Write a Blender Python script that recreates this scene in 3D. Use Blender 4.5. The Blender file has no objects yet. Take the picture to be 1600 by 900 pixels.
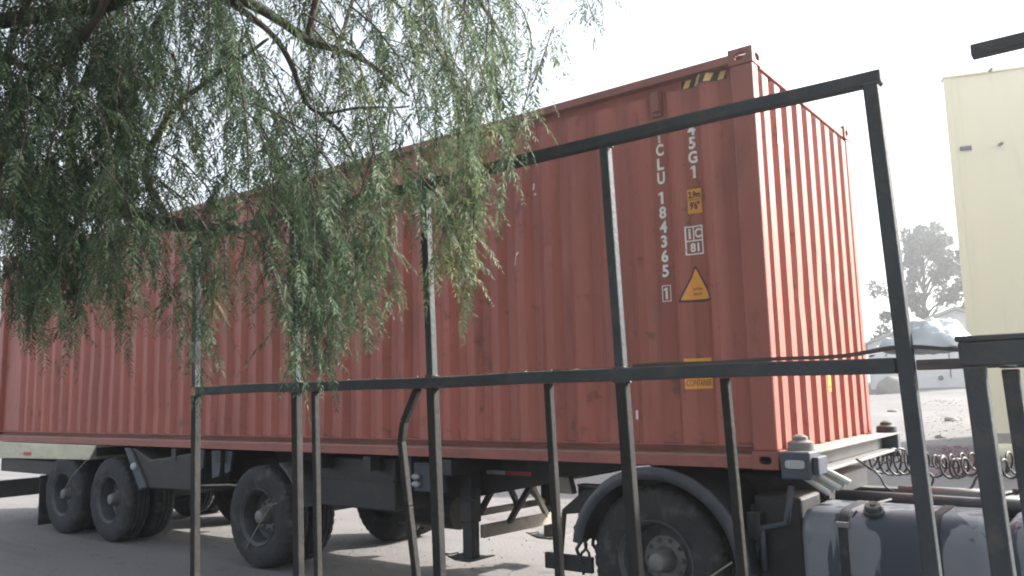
import bpy, bmesh, math, random
import numpy as np
from mathutils import Vector, Matrix

random.seed(7)
rng = np.random.default_rng(11)
S = bpy.context.scene
COL = S.collection
PI = math.pi

# ------------------------------------------------------------------ camera, sky, sun, exposure
CB = 1.21                                   # underside of the container above the ground
CAM = Vector((1.8821, -5.3204, 0.537 + CB))
YAW, PITCH, ROLL, FPX = -0.6462, 0.1288, -0.0247, 1269.7


def cam_axes():
    cy, sy, cp, sp = math.cos(YAW), math.sin(YAW), math.cos(PITCH), math.sin(PITCH)
    f = Vector((sy * cp, cy * cp, sp))
    rt = Vector((cy, -sy, 0))
    up = rt.cross(f)
    cr, sr = math.cos(ROLL), math.sin(ROLL)
    return cr * rt + sr * up, -sr * rt + cr * up, f


CR, CU, CF = cam_axes()
cam = bpy.data.cameras.new('camera')
cam.sensor_width = 36.0
cam.lens = FPX / 1600 * 36
cam.clip_start = 0.05
cam.clip_end = 3000
co = bpy.data.objects.new('camera', cam)
COL.objects.link(co)
m3 = Matrix((CR, CU, -CF)).transposed()
co.matrix_world = Matrix.Translation(CAM) @ m3.to_4x4()
S.camera = co

SUN_EL, SUN_AZ = math.radians(33), math.radians(40)     # azimuth from +Y towards +X
w = bpy.data.worlds.new('World')
S.world = w
w.use_nodes = True
nt = w.node_tree
bg = nt.nodes['Background']
sky = nt.nodes.new('ShaderNodeTexSky')
sky.sky_type = 'NISHITA'
sky.sun_disc = False
sky.sun_elevation = SUN_EL
sky.sun_rotation = SUN_AZ
sky.air_density = 1.0
sky.dust_density = 4.0
sky.ozone_density = 1.0
hs = nt.nodes.new('ShaderNodeHueSaturation')      # hazy white sky
hs.inputs['Saturation'].default_value = 0.38
nt.links.new(sky.outputs[0], hs.inputs['Color'])
nt.links.new(hs.outputs[0], bg.inputs[0])
bg.inputs[1].default_value = 0.115
sl = bpy.data.lights.new('sun', 'SUN')
sl.energy = 3.8
sl.angle = math.radians(0.6)
sl.color = (1.0, 0.95, 0.87)
so = bpy.data.objects.new('sun', sl)
COL.objects.link(so)
sd = Vector((math.sin(SUN_AZ) * math.cos(SUN_EL), math.cos(SUN_AZ) * math.cos(SUN_EL), math.sin(SUN_EL)))
so.rotation_euler = sd.to_track_quat('Z', 'Y').to_euler()
so.location = (0, 0, 30)
S.view_settings.view_transform = 'Standard'
S.view_settings.look = 'None'
S.view_settings.exposure = 2.05
HAZE_D, HAZE_G = 0.0042, 0.78            # haze added for lens glare: density per metre, forward scattering
S.view_settings.gamma = 1.0
S.cycles.use_denoising = True
S.cycles.filter_width = 2.0                 # a soft phone lens
S.cycles.max_bounces = 8
S.cycles.diffuse_bounces = 4
S.cycles.transparent_max_bounces = 8


def at(px, py, depth):
    """World point seen at a pixel of the 1600x900 photograph, at that depth along the view axis."""
    return CAM + depth * (CF + CR * ((px - 800) / FPX) - CU * ((py - 450) / FPX))


# ------------------------------------------------------------------ helpers
def empty(name, label, cat, loc=(0, 0, 0), rz=0.0, group=None):
    o = bpy.data.objects.new(name, None)
    o.empty_display_size = 0.2
    COL.objects.link(o)
    o.location = loc
    o.rotation_euler = (0, 0, rz)
    tag(o, label, cat, group)
    return o


def tag(o, label=None, cat=None, group=None, kind=None):
    if label: o['label'] = label
    if cat: o['category'] = cat
    if group: o['group'] = group
    if kind: o['kind'] = kind
    return o


def dup(o, parent=None):
    c = o.copy()
    COL.objects.link(c)
    if parent is not None:
        c.parent = parent
    for ch in list(o.children):
        dup(ch, c)
    return c


class MB:
    def __init__(self):
        self.v, self.f = [], []

    def add(self, vs, fs):
        n = len(self.v)
        self.v += [tuple(p) for p in vs]
        self.f += [tuple(i + n for i in f) for f in fs]
        return self

    def box(self, x0, x1, y0, y1, z0, z1):
        vs = [(x, y, z) for x in (x0, x1) for y in (y0, y1) for z in (z0, z1)]
        return self.add(vs, [(0, 1, 3, 2), (4, 6, 7, 5), (0, 4, 5, 1), (2, 3, 7, 6), (0, 2, 6, 4), (1, 5, 7, 3)])

    def bar(self, p, q, w, h, up=(0, 0, 1)):
        p, q = Vector(p), Vector(q)
        d = (q - p).normalized()
        up = Vector(up)
        s = d.cross(up)
        if s.length < 1e-4:
            s = d.cross(Vector((0, 1, 0)))
        s.normalize()
        u = s.cross(d)
        vs = []
        for c in (p, q):
            for a, b in ((-1, -1), (1, -1), (1, 1), (-1, 1)):
                vs.append(c + s * (a * w / 2) + u * (b * h / 2))
        return self.add(vs, [(3, 2, 1, 0), (4, 5, 6, 7), (0, 1, 5, 4), (1, 2, 6, 5), (2, 3, 7, 6), (3, 0, 4, 7)])

    def tube(self, pts, r, n=8, cap=True):
        pts = [Vector(p) for p in pts]
        rs = r if isinstance(r, (list, tuple)) else [r] * len(pts)
        t0 = (pts[1] - pts[0]).normalized()
        u = t0.orthogonal().normalized()
        rings = []
        for i, p in enumerate(pts):
            if i == 0: t = pts[1] - pts[0]
            elif i == len(pts) - 1: t = pts[-1] - pts[-2]
            else: t = pts[i + 1] - pts[i - 1]
            t.normalize()
            u = (u - t * u.dot(t)).normalized()
            v = t.cross(u)
            rings.append([p + (u * math.cos(2 * PI * k / n) + v * math.sin(2 * PI * k / n)) * rs[i] for k in range(n)])
        vs = [p for ring in rings for p in ring]
        fs = []
        for i in range(len(pts) - 1):
            for k in range(n):
                a, b = i * n + k, i * n + (k + 1) % n
                fs.append((a, b, b + n, a + n))
        if cap:
            fs.append(tuple(range(n - 1, -1, -1)))
            fs.append(tuple(range((len(pts) - 1) * n, len(pts) * n)))
        return self.add(vs, fs)

    def lathe_y(self, prof, cx, cz, n=48, mod=None):
        """prof: list of (y, r), revolved about the y axis through (cx, cz); mod(i, k) scales ring i at step k."""
        vs, fs = [], []
        for i, (y, r) in enumerate(prof):
            for k in range(n):
                a = 2 * PI * k / n
                rr = r * (mod(i, k) if mod else 1)
                vs.append((cx + rr * math.cos(a), y, cz + rr * math.sin(a)))
        for i in range(len(prof) - 1):
            for k in range(n):
                a, b = i * n + k, i * n + (k + 1) % n
                fs.append((a, b, b + n, a + n))
        return self.add(vs, fs)

    def prism(self, poly, y0, y1):
        """poly in (x, z), extruded from y0 to y1."""
        n = len(poly)
        vs = [(x, y0, z) for x, z in poly] + [(x, y1, z) for x, z in poly]
        fs = [tuple(range(n)), tuple(range(2 * n - 1, n - 1, -1))]
        for i in range(n):
            j = (i + 1) % n
            fs.append((i, i + n, j + n, j))
        return self.add(vs, fs)

    def prism_x(self, poly, x0, x1):
        n = len(poly)
        vs = [(x0, y, z) for y, z in poly] + [(x1, y, z) for y, z in poly]
        fs = [tuple(range(n)), tuple(range(2 * n - 1, n - 1, -1))]
        for i in range(n):
            j = (i + 1) % n
            fs.append((i, i + n, j + n, j))
        return self.add(vs, fs)

    def grid(self, rows):
        n = len(rows[0])
        vs = [p for r in rows for p in r]
        fs = []
        for i in range(len(rows) - 1):
            for k in range(n - 1):
                a = i * n + k
                fs.append((a, a + 1, a + n + 1, a + n))
        return self.add(vs, fs)

    def mesh(self, name, mat, smooth=False, fix=True):
        me = bpy.data.meshes.new(name)
        me.from_pydata(self.v, [], self.f)
        if fix:
            bm = bmesh.new()
            bm.from_mesh(me)
            bmesh.ops.recalc_face_normals(bm, faces=bm.faces)
            bm.to_mesh(me)
            bm.free()
        if mat: me.materials.append(mat)
        if smooth:
            me.polygons.foreach_set('use_smooth', [True] * len(me.polygons))
        me.update()
        return me

    def build(self, name, mat, parent=None, smooth=False, bevel=0, kind=None, fix=True, sharp=None):
        me = self.mesh(name, mat, smooth or sharp is not None, fix)
        if sharp is not None:
            me.set_sharp_from_angle(angle=math.radians(sharp))
        o = bpy.data.objects.new(name, me)
        COL.objects.link(o)
        if parent: o.parent = parent
        if bevel:
            md = o.modifiers.new('bevel', 'BEVEL')
            md.width = bevel
            md.segments = 2
            md.limit_method = 'ANGLE'
            md.angle_limit = math.radians(40)
        if kind: o['kind'] = kind
        return o


# ------------------------------------------------------------------ materials
MATS = {}


def mat(name, base, rough=0.6, metal=0.0, spots=None, spot_amt=0.5, spot_scale=6.0, var=0.15, var_scale=3.0, bump=0.0, bump_scale=40.0,
        stretch=(1, 1, 1), spec=0.5, dust=None, dust_amt=0.4, fine=0.0):
    """Principled paint with a broad tone variation, optional blotches, optional dust on upward faces, and fine relief."""
    m = bpy.data.materials.new(name)
    m.use_nodes = True
    t = m.node_tree
    N, Lk = t.nodes, t.links
    b = N['Principled BSDF']
    b.inputs['Roughness'].default_value = rough
    b.inputs['Metallic'].default_value = metal
    b.inputs['Specular IOR Level'].default_value = spec
    tc = N.new('ShaderNodeTexCoord')
    mp = N.new('ShaderNodeMapping')
    mp.inputs['Scale'].default_value = stretch
    Lk.new(tc.outputs['Object'], mp.inputs['Vector'])
    n1 = N.new('ShaderNodeTexNoise')
    n1.inputs['Scale'].default_value = var_scale
    n1.inputs['Detail'].default_value = 6
    Lk.new(mp.outputs[0], n1.inputs['Vector'])
    r1 = N.new('ShaderNodeMapRange')
    r1.inputs['From Min'].default_value = 0.3
    r1.inputs['From Max'].default_value = 0.7
    r1.inputs['To Min'].default_value = 1 - var
    r1.inputs['To Max'].default_value = 1 + var
    Lk.new(n1.outputs['Fac'], r1.inputs['Value'])
    mul = N.new('ShaderNodeVectorMath')
    mul.operation = 'SCALE'
    mul.inputs[0].default_value = base
    Lk.new(r1.outputs[0], mul.inputs['Scale'])
    cur = mul.outputs[0]

    def mix(fac, col2):
        nonlocal cur
        mx = N.new('ShaderNodeMix')
        mx.data_type = 'RGBA'
        Lk.new(fac, mx.inputs['Factor'])
        Lk.new(cur, mx.inputs[6])
        mx.inputs[7].default_value = (*col2, 1)
        cur = mx.outputs[2]
    if spots:
        n2 = N.new('ShaderNodeTexNoise')
        n2.inputs['Scale'].default_value = spot_scale
        n2.inputs['Detail'].default_value = 9
        n2.inputs['Roughness'].default_value = 0.65
        Lk.new(mp.outputs[0], n2.inputs['Vector'])
        r2 = N.new('ShaderNodeMapRange')
        r2.inputs['From Min'].default_value = 0.52
        r2.inputs['From Max'].default_value = 0.68
        r2.inputs['To Max'].default_value = spot_amt
        Lk.new(n2.outputs['Fac'], r2.inputs['Value'])
        mix(r2.outputs[0], spots)
    if dust:
        ge = N.new('ShaderNodeNewGeometry')
        sx = N.new('ShaderNodeSeparateXYZ')
        Lk.new(ge.outputs['Normal'], sx.inputs[0])
        r3 = N.new('ShaderNodeMapRange')
        r3.inputs['From Min'].default_value = 0.1
        r3.inputs['From Max'].default_value = 0.95
        r3.inputs['To Max'].default_value = dust_amt
        Lk.new(sx.outputs['Z'], r3.inputs['Value'])
        n3 = N.new('ShaderNodeTexNoise')
        n3.inputs['Scale'].default_value = 14
        n3.inputs['Detail'].default_value = 5
        Lk.new(tc.outputs['Object'], n3.inputs['Vector'])
        mm = N.new('ShaderNodeMath')
        mm.operation = 'MULTIPLY'
        Lk.new(r3.outputs[0], mm.inputs[0])
        Lk.new(n3.outputs['Fac'], mm.inputs[1])
        mm2 = N.new('ShaderNodeMath')
        mm2.operation = 'MULTIPLY'
        mm2.inputs[1].default_value = 1.8
        mm2.use_clamp = True
        Lk.new(mm.outputs[0], mm2.inputs[0])
        mix(mm2.outputs[0], dust)
    Lk.new(cur, b.inputs['Base Color'])
    rr = N.new('ShaderNodeMapRange')
    rr.inputs['To Min'].default_value = max(0.05, rough - 0.12)
    rr.inputs['To Max'].default_value = min(1, rough + 0.12)
    Lk.new(n1.outputs['Fac'], rr.inputs['Value'])
    Lk.new(rr.outputs[0], b.inputs['Roughness'])
    if bump:
        nb = N.new('ShaderNodeTexNoise')
        nb.inputs['Scale'].default_value = bump_scale
        nb.inputs['Detail'].default_value = 8
        Lk.new(tc.outputs['Object'], nb.inputs['Vector'])
        bp = N.new('ShaderNodeBump')
        bp.inputs['Strength'].default_value = bump
        bp.inputs['Distance'].default_value = 0.02
        Lk.new(nb.outputs['Fac'], bp.inputs['Height'])
        Lk.new(bp.outputs[0], b.inputs['Normal'])
    MATS[name] = m
    return m


def container_paint():
    """Sun-faded oxide red: broad fading, vertical run-off streaks, scuffs, rust freckles and grime near the bottom."""
    m = mat('container_red', (0.33, 0.092, 0.066), 0.5, var=0.16, var_scale=0.9, spots=(0.22, 0.066, 0.05), spot_amt=0.6, spot_scale=2.2, stretch=(1, 1, 0.5),
            bump=0.06, bump_scale=9)
    t = m.node_tree
    N, Lk = t.nodes, t.links
    b = N['Principled BSDF']
    src = b.inputs['Base Color'].links[0].from_socket
    tc = next(n for n in N if n.type == 'TEX_COORD')

    def layer(scale, stretch, lo, hi, amt, col, detail=8):
        nonlocal src
        mp = N.new('ShaderNodeMapping')
        mp.inputs['Scale'].default_value = stretch
        Lk.new(tc.outputs['Object'], mp.inputs['Vector'])
        nz = N.new('ShaderNodeTexNoise')
        nz.inputs['Scale'].default_value = scale
        nz.inputs['Detail'].default_value = detail
        nz.inputs['Roughness'].default_value = 0.6
        Lk.new(mp.outputs[0], nz.inputs['Vector'])
        r = N.new('ShaderNodeMapRange')
        r.inputs['From Min'].default_value = lo
        r.inputs['From Max'].default_value = hi
        r.inputs['To Max'].default_value = amt
        Lk.new(nz.outputs['Fac'], r.inputs['Value'])
        mx = N.new('ShaderNodeMix')
        mx.data_type = 'RGBA'
        Lk.new(r.outputs[0], mx.inputs['Factor'])
        Lk.new(src, mx.inputs[6])
        mx.inputs[7].default_value = (*col, 1)
        src = mx.outputs[2]
        return r
    layer(7, (1, 1, 0.05), 0.5, 0.75, 0.4, (0.42, 0.17, 0.14))       # pale vertical run-off
    layer(9, (1, 1, 0.12), 0.58, 0.75, 0.5, (0.15, 0.055, 0.045))     # dark streaks
    layer(5, (1, 1, 1), 0.60, 0.69, 0.75, (0.11, 0.045, 0.035))       # scuffs and dents' grime
    layer(30, (1, 1, 0.6), 0.66, 0.74, 0.85, (0.09, 0.035, 0.02))      # rust freckles
    Lk.new(src, b.inputs['Base Color'])
    return m


M_RED = container_paint()
M_REDRAIL = mat('container_rail_red', (0.27, 0.09, 0.07), 0.55, var=0.2, var_scale=2.0, spots=(0.13, 0.055, 0.045), spot_amt=0.6, spot_scale=5, dust=(0.32, 0.22, 0.18),
                dust_amt=0.8, bump=0.05)
M_POST = mat('container_post_red', (0.30, 0.09, 0.068), 0.5, var=0.18, var_scale=1.5, spots=(0.07, 0.038, 0.033), spot_amt=0.7, spot_scale=3.5, stretch=(1, 1, 0.3), bump=0.05)
M_CAST = mat('casting_red', (0.26, 0.09, 0.07), 0.6, spots=(0.08, 0.045, 0.035), spot_amt=0.8, spot_scale=8, bump=0.1)
M_WHITE = mat('marking_white', (0.78, 0.78, 0.76), 0.5, spots=(0.45, 0.28, 0.25), spot_amt=0.5, spot_scale=30, var=0.06)
M_ORANGE = mat('decal_orange', (0.72, 0.31, 0.045), 0.45, spots=(0.45, 0.18, 0.05), spot_amt=0.35, spot_scale=14, var=0.08)
M_YELLOW = mat('decal_yellow', (0.78, 0.52, 0.17), 0.45, var=0.08)
M_BLACKP = mat('decal_black', (0.03, 0.03, 0.034), 0.5, var=0.1)
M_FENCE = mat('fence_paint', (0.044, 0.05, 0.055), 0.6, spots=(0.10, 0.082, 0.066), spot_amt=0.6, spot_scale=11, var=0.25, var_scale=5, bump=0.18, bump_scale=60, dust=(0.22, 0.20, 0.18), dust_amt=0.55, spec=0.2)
M_FENCESHADE = mat('fence_paint_shaded', (0.02, 0.02, 0.02), 0.7, spots=(0.04, 0.032, 0.026), spot_amt=0.6, spot_scale=10, var=0.3, var_scale=5, bump=0.2, bump_scale=60, spec=0.2)  # fence paint darkened with the shade on the lower posts, plus rusty blotches
M_BATTEN = mat('batten_wood', (0.06, 0.052, 0.045), 0.8, spots=(0.14, 0.11, 0.09), spot_amt=0.6, spot_scale=12, stretch=(0.15, 1, 1), bump=0.3)
M_RUBBER = mat('tyre_rubber', (0.03, 0.032, 0.035), 0.8, spots=(0.095, 0.09, 0.085), spot_amt=0.75, spot_scale=7, var=0.25, var_scale=5, bump=0.15, bump_scale=50, spec=0.3)
M_RIM = mat('rim_grey', (0.05, 0.056, 0.063), 0.6, spots=(0.10, 0.09, 0.08), spot_amt=0.7, spot_scale=8, var=0.25)
M_HUB = mat('hub_grey', (0.16, 0.16, 0.158), 0.55, spots=(0.1, 0.09, 0.08), spot_amt=0.6, spot_scale=20)
M_CHASSIS = mat('chassis_black', (0.022, 0.023, 0.026), 0.6, spots=(0.06, 0.05, 0.042), spot_amt=0.6, spot_scale=6, dust=(0.13, 0.12, 0.105), dust_amt=0.6, bump=0.06)
M_CHGREY = mat('chassis_bluegrey', (0.05, 0.064, 0.082), 0.6, spots=(0.04, 0.04, 0.042), spot_amt=0.6, spot_scale=8, dust=(0.18, 0.17, 0.16), dust_amt=0.6)
M_BEIGE = mat('faded_beige', (0.27, 0.245, 0.20), 0.7, spots=(0.10, 0.08, 0.06), spot_amt=0.6, spot_scale=8, bump=0.06)
M_CREAM = mat('cream_paint', (0.52, 0.50, 0.37), 0.6, spots=(0.3, 0.27, 0.19), spot_amt=0.55, spot_scale=5, stretch=(0.6, 1, 1.5))
M_BOLSTER = mat('bolster_grey', (0.22, 0.22, 0.215), 0.55, spots=(0.17, 0.14, 0.11), spot_amt=0.65, spot_scale=5, bump=0.05)
M_LAMP = mat('lamp_lens', (0.36, 0.37, 0.38), 0.3, var=0.1)
M_REDREF = mat('reflector_red', (0.35, 0.03, 0.03), 0.3)
M_FENDER = mat('fender_plastic', (0.03, 0.036, 0.045), 0.42, spots=(0.09, 0.09, 0.09), spot_amt=0.5, spot_scale=6, dust=(0.11, 0.105, 0.10), dust_amt=0.35)
M_ALU = mat('dusty_aluminium', (0.42, 0.43, 0.45), 0.5, metal=0.25, var=0.12, bump=0.03)
M_STEEL = mat('worn_steel', (0.17, 0.165, 0.16), 0.5, metal=0.4, spots=(0.12, 0.1, 0.08), spot_amt=0.6, spot_scale=10)
M_DECK = mat('deck_aluminium', (0.42, 0.42, 0.41), 0.45, metal=0.3, spots=(0.25, 0.23, 0.2), spot_amt=0.5, spot_scale=12)
M_HOSE = mat('hose_black', (0.02, 0.02, 0.023), 0.45, spec=0.5)
M_WPIPE = mat('white_plastic', (0.48, 0.48, 0.45), 0.5, spots=(0.4, 0.38, 0.33), spot_amt=0.5, spot_scale=16)
M_SACK = mat('sack_white', (0.72, 0.76, 0.78), 0.5, var=0.08, spots=(0.55, 0.58, 0.6), spot_amt=0.3, spot_scale=12, bump=0.15, bump_scale=25)
M_PLASTER = mat('yellow_plaster', (0.74, 0.71, 0.50), 0.9, var=0.06, var_scale=0.5, spots=(0.63, 0.60, 0.44), spot_amt=0.55, spot_scale=2.2, stretch=(1, 1, 0.12), bump=0.08, bump_scale=30)
M_PLBAND = mat('grey_render', (0.30, 0.29, 0.28), 0.9, spots=(0.13, 0.13, 0.14), spot_amt=0.8, spot_scale=2.6, stretch=(1, 1, 3))
M_WALLW = mat('white_wall', (0.62, 0.63, 0.64), 0.9, var=0.06, spots=(0.48, 0.48, 0.47), spot_amt=0.35, spot_scale=1.0)
M_ROOFG = mat('roof_grey', (0.33, 0.34, 0.36), 0.8, var=0.1)
M_DARK = mat('dark_fitting', (0.08, 0.09, 0.10), 0.6)
M_BARK = mat('bark', (0.055, 0.044, 0.036), 0.9, spots=(0.04, 0.03, 0.025), spot_amt=0.8, spot_scale=18, bump=0.6, bump_scale=30, stretch=(1, 1, 0.5))
M_CAB = mat('cab_paint', (0.10, 0.14, 0.20), 0.35, var=0.1, spots=(0.2, 0.18, 0.16), spot_amt=0.3, spot_scale=5)
M_GLASS = mat('cab_glass', (0.02, 0.025, 0.03), 0.08, var=0.05)
M_STONE = mat('stone', (0.22, 0.21, 0.20), 0.95, spots=(0.22, 0.2, 0.19), spot_amt=0.6, spot_scale=5, bump=0.3, bump_scale=8)
M_GRIT = mat('grit', (0.13, 0.125, 0.12), 0.95, var=0.3, var_scale=2)
M_BLADE = mat('dry_blade', (0.17, 0.15, 0.105), 0.9, var=0.3, var_scale=2)
M_PETAL = mat('pink_petal', (0.27, 0.15, 0.185), 0.8, var=0.3, var_scale=3)


def leaf_mat(name, cols, trans=0.42):
    m = bpy.data.materials.new(name)
    m.use_nodes = True
    t = m.node_tree
    N, Lk = t.nodes, t.links
    b = N['Principled BSDF']
    a = N.new('ShaderNodeAttribute')
    a.attribute_name = 'tone'
    cr = N.new('ShaderNodeValToRGB')
    cr.color_ramp.elements[0].color = (*cols[0], 1)
    cr.color_ramp.elements[1].color = (*cols[-1], 1)
    for i, c in enumerate(cols[1:-1]):
        e = cr.color_ramp.elements.new((i + 1) / (len(cols) - 1))
        e.color = (*c, 1)
    Lk.new(a.outputs['Fac'], cr.inputs[0])
    Lk.new(cr.outputs[0], b.inputs['Base Color'])
    b.inputs['Roughness'].default_value = 0.6
    b.inputs['Specular IOR Level'].default_value = 0.25
    tr = N.new('ShaderNodeBsdfTranslucent')
    Lk.new(cr.outputs[0], tr.inputs[0])
    mx = N.new('ShaderNodeMixShader')
    mx.inputs[0].default_value = trans
    Lk.new(b.outputs[0], mx.inputs[1])
    Lk.new(tr.outputs[0], mx.inputs[2])
    Lk.new(mx.outputs[0], N['Material Output'].inputs[0])
    return m


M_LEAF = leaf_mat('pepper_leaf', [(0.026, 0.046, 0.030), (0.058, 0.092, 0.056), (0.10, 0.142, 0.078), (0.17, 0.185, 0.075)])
M_FARLEAF = leaf_mat('far_leaf', [(0.02, 0.03, 0.02), (0.035, 0.05, 0.03)], 0.2)


def tank_mat():
    """Aluminium under dust that has been wiped and washed off in large drips."""
    m = mat('fuel_tank_metal', (0.155, 0.165, 0.185), 0.5, metal=0.2, var=0.1, var_scale=4, bump=0.02)
    t = m.node_tree
    N, Lk = t.nodes, t.links
    b = N['Principled BSDF']
    src = b.inputs['Base Color'].links[0].from_socket
    tc = next(n for n in N if n.type == 'TEX_COORD')
    mp = N.new('ShaderNodeMapping')
    mp.inputs['Scale'].default_value = (1, 1, 0.28)
    Lk.new(tc.outputs['Object'], mp.inputs['Vector'])
    nz = N.new('ShaderNodeTexNoise')
    nz.inputs['Scale'].default_value = 5.5
    nz.inputs['Detail'].default_value = 3
    nz.inputs['Distortion'].default_value = 0.6
    Lk.new(mp.outputs[0], nz.inputs['Vector'])
    r = N.new('ShaderNodeMapRange')
    r.inputs['From Min'].default_value = 0.475
    r.inputs['From Max'].default_value = 0.505
    r.inputs['To Max'].default_value = 0.9
    Lk.new(nz.outputs['Fac'], r.inputs['Value'])
    mx = N.new('ShaderNodeMix')
    mx.data_type = 'RGBA'
    Lk.new(r.outputs[0], mx.inputs['Factor'])
    Lk.new(src, mx.inputs[6])
    mx.inputs[7].default_value = (0.024, 0.033, 0.05, 1)
    Lk.new(mx.outputs[2], b.inputs['Base Color'])
    return m


M_TANK = tank_mat()


def ground_mat():
    m = mat('dusty_asphalt', (0.125, 0.12, 0.122), 0.9, var=0.14, var_scale=0.35, spots=(0.08, 0.077, 0.077), spot_amt=0.5, spot_scale=0.8, bump=0.5, bump_scale=26)
    t = m.node_tree
    N, Lk = t.nodes, t.links
    b = N['Principled BSDF']
    src = b.inputs['Base Color'].links[0].from_socket
    tc = next(n for n in N if n.type == 'TEX_COORD')
    for sc, lo, hi, amt, col in ((45, 0.52, 0.7, 0.35, (0.20, 0.195, 0.19)), (120, 0.55, 0.72, 0.5, (0.10, 0.10, 0.10)), (0.25, 0.5, 0.62, 0.4, (0.17, 0.16, 0.15)),
                                 (3.0, 0.62, 0.7, 0.5, (0.06, 0.057, 0.057)), (-2.2, 0.55, 0.72, 0.55, (0.07, 0.067, 0.066))):
        nz = N.new('ShaderNodeTexNoise')
        nz.inputs['Scale'].default_value = abs(sc)
        nz.inputs['Detail'].default_value = 6
        mp = N.new('ShaderNodeMapping')                       # negative: smeared along the wheel tracks
        mp.inputs['Scale'].default_value = (0.12, 1.6, 1) if sc < 0 else (1, 1, 1)
        Lk.new(tc.outputs['Object'], mp.inputs['Vector'])
        Lk.new(mp.outputs[0], nz.inputs['Vector'])
        r = N.new('ShaderNodeMapRange')
        r.inputs['From Min'].default_value = lo
        r.inputs['From Max'].default_value = hi
        r.inputs['To Max'].default_value = amt
        Lk.new(nz.outputs['Fac'], r.inputs['Value'])
        mx = N.new('ShaderNodeMix')
        mx.data_type = 'RGBA'
        Lk.new(r.outputs[0], mx.inputs['Factor'])
        Lk.new(src, mx.inputs[6])
        mx.inputs[7].default_value = (*col, 1)
        src = mx.outputs[2]
    Lk.new(src, b.inputs['Base Color'])
    return m


M_GROUND = ground_mat()


# ------------------------------------------------------------------ ground
def rise(x, y):
    t = min(max((y - 20.0) / 45.0, 0), 1)
    h = 1.93 * t
    if 18 < y < 70:
        h += 0.10 * math.sin(x * 0.55 + y * 0.23) * math.sin(y * 0.41) * min(1, (y - 18) / 8) * min(1, (70 - y) / 8)
    return h


xs = [-900, -500, -250, -120, -70] + [-45 + 1.5 * i for i in range(61)] + [70, 120, 250, 500, 900]
ys = [-900, -400, -150, -60, -25, -12, 0, 8, 14] + [18 + 1.3 * i for i in range(40)] + [80, 110, 180, 320, 600, 1100]
g = MB()
g.grid([[(x, y, rise(x, y)) for x in xs] for y in ys])
ground = g.build('ground', M_GROUND, smooth=True)
tag(ground, 'pale dusty asphalt yard rising gently behind the truck', kind='structure')


# ------------------------------------------------------------------ shipping container
L, W, H = 12.30, 2.438, 2.896
container = empty('shipping_container', 'long rust red corrugated high cube shipping container loaded on the trailer', 'container', (0, 0, CB))

# side profile in x: outward crests at CREST, recesses at RECESS (metres inward from the corner posts)
CREST, RECESS = 0.018, 0.067
prof = [(-0.17, RECESS), (-0.286, RECESS), (-0.354, CREST), (-0.405, CREST), (-0.450, RECESS), (-0.566, RECESS), (-0.634, CREST), (-0.665, CREST), (-0.705, RECESS), (-0.836, RECESS)]
xk = -0.870
for k in range(39):
    c = xk - 0.278 * k                      # centre of a slope that faces the front end
    prof += [(c - 0.034, CREST), (c - 0.106, CREST), (c - 0.174, RECESS), (c - 0.244, RECESS)]
    if c - 0.278 - 0.244 < -L + 0.2:
        break
prof.append((-L + 0.17, RECESS))
prof = sorted(set(prof))
PX = np.array([p[0] for p in prof])
PY = np.array([p[1] for p in prof])


def side_y(x):
    return float(np.interp(x, PX, PY))


def dent(x, z):
    """Gentle buckling and a few knocks in the sheet."""
    d = 0.0025 * math.sin(x * 2.1 + z * 1.3) + 0.002 * math.sin(x * 5.3 - z * 2.2)
    for dx, dz, a, w_, h_ in DENTS:
        if abs(x - dx) < 3 * w_:
            d += a * math.exp(-((x - dx) / w_) ** 2 - ((z - dz) / h_) ** 2)
    return d


DENTS = [(-1.78, 1.72, 0.018, 0.16, 0.07), (-1.60, 1.6, -0.01, 0.12, 0.12), (-2.6, 0.7, 0.016, 0.22, 0.18), (-3.4, 1.1, 0.012, 0.25, 0.3), (-1.2, 0.45, 0.012, 0.14, 0.14), (-4.6, 0.5, 0.015, 0.3, 0.2),
         (-6.3, 0.8, 0.014, 0.3, 0.3), (-7.6, 0.45, 0.016, 0.3, 0.15), (-9.2, 1.2, 0.014, 0.4, 0.4), (-2.1, 2.2, 0.01, 0.2, 0.3)]


def side_panel():
    zb, zt = 0.155, 2.80
    zs = [zb, zb + 0.012] + [0.28 + 0.11 * i for i in range(22)] + [zt - 0.13, zt - 0.095, zt - 0.08, zt - 0.068, zt - 0.06, zt]
    bl = [0] * 25 + [0.0, 0.12, 0.45, 1.0, 1.0]      # the crests end in rounded shoulders just under the rail
    xs2 = []
    for (x0, y0), (x1, y1) in zip(prof[:-1], prof[1:]):
        xs2 += [x0, x0 + 0.18 * (x1 - x0), x0 + 0.82 * (x1 - x0)] if x1 - x0 < 0.2 else [x0, (x0 + x1) / 2]
    xs2.append(prof[-1][0])
    rows = []
    for z, k in zip(zs, bl):
        row = []
        for x in xs2:
            y = side_y(x)
            # rounded shoulders where the crest dies into the top
            d = dent(x, z)
            if x > -0.60: k = 0
            row.append((x, y + (RECESS - y) * k + d * (1 - k), z))
        rows.append(row)
    m = MB()
    m.grid(rows)
    return m


o = side_panel().build('side_panel', M_RED, container, smooth=True)
o.data.set_sharp_from_angle(angle=math.radians(14))
o2 = o.copy()
COL.objects.link(o2)
o2.scale = (1, -1, 1)
o2.location = (0, W, 0)


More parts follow.
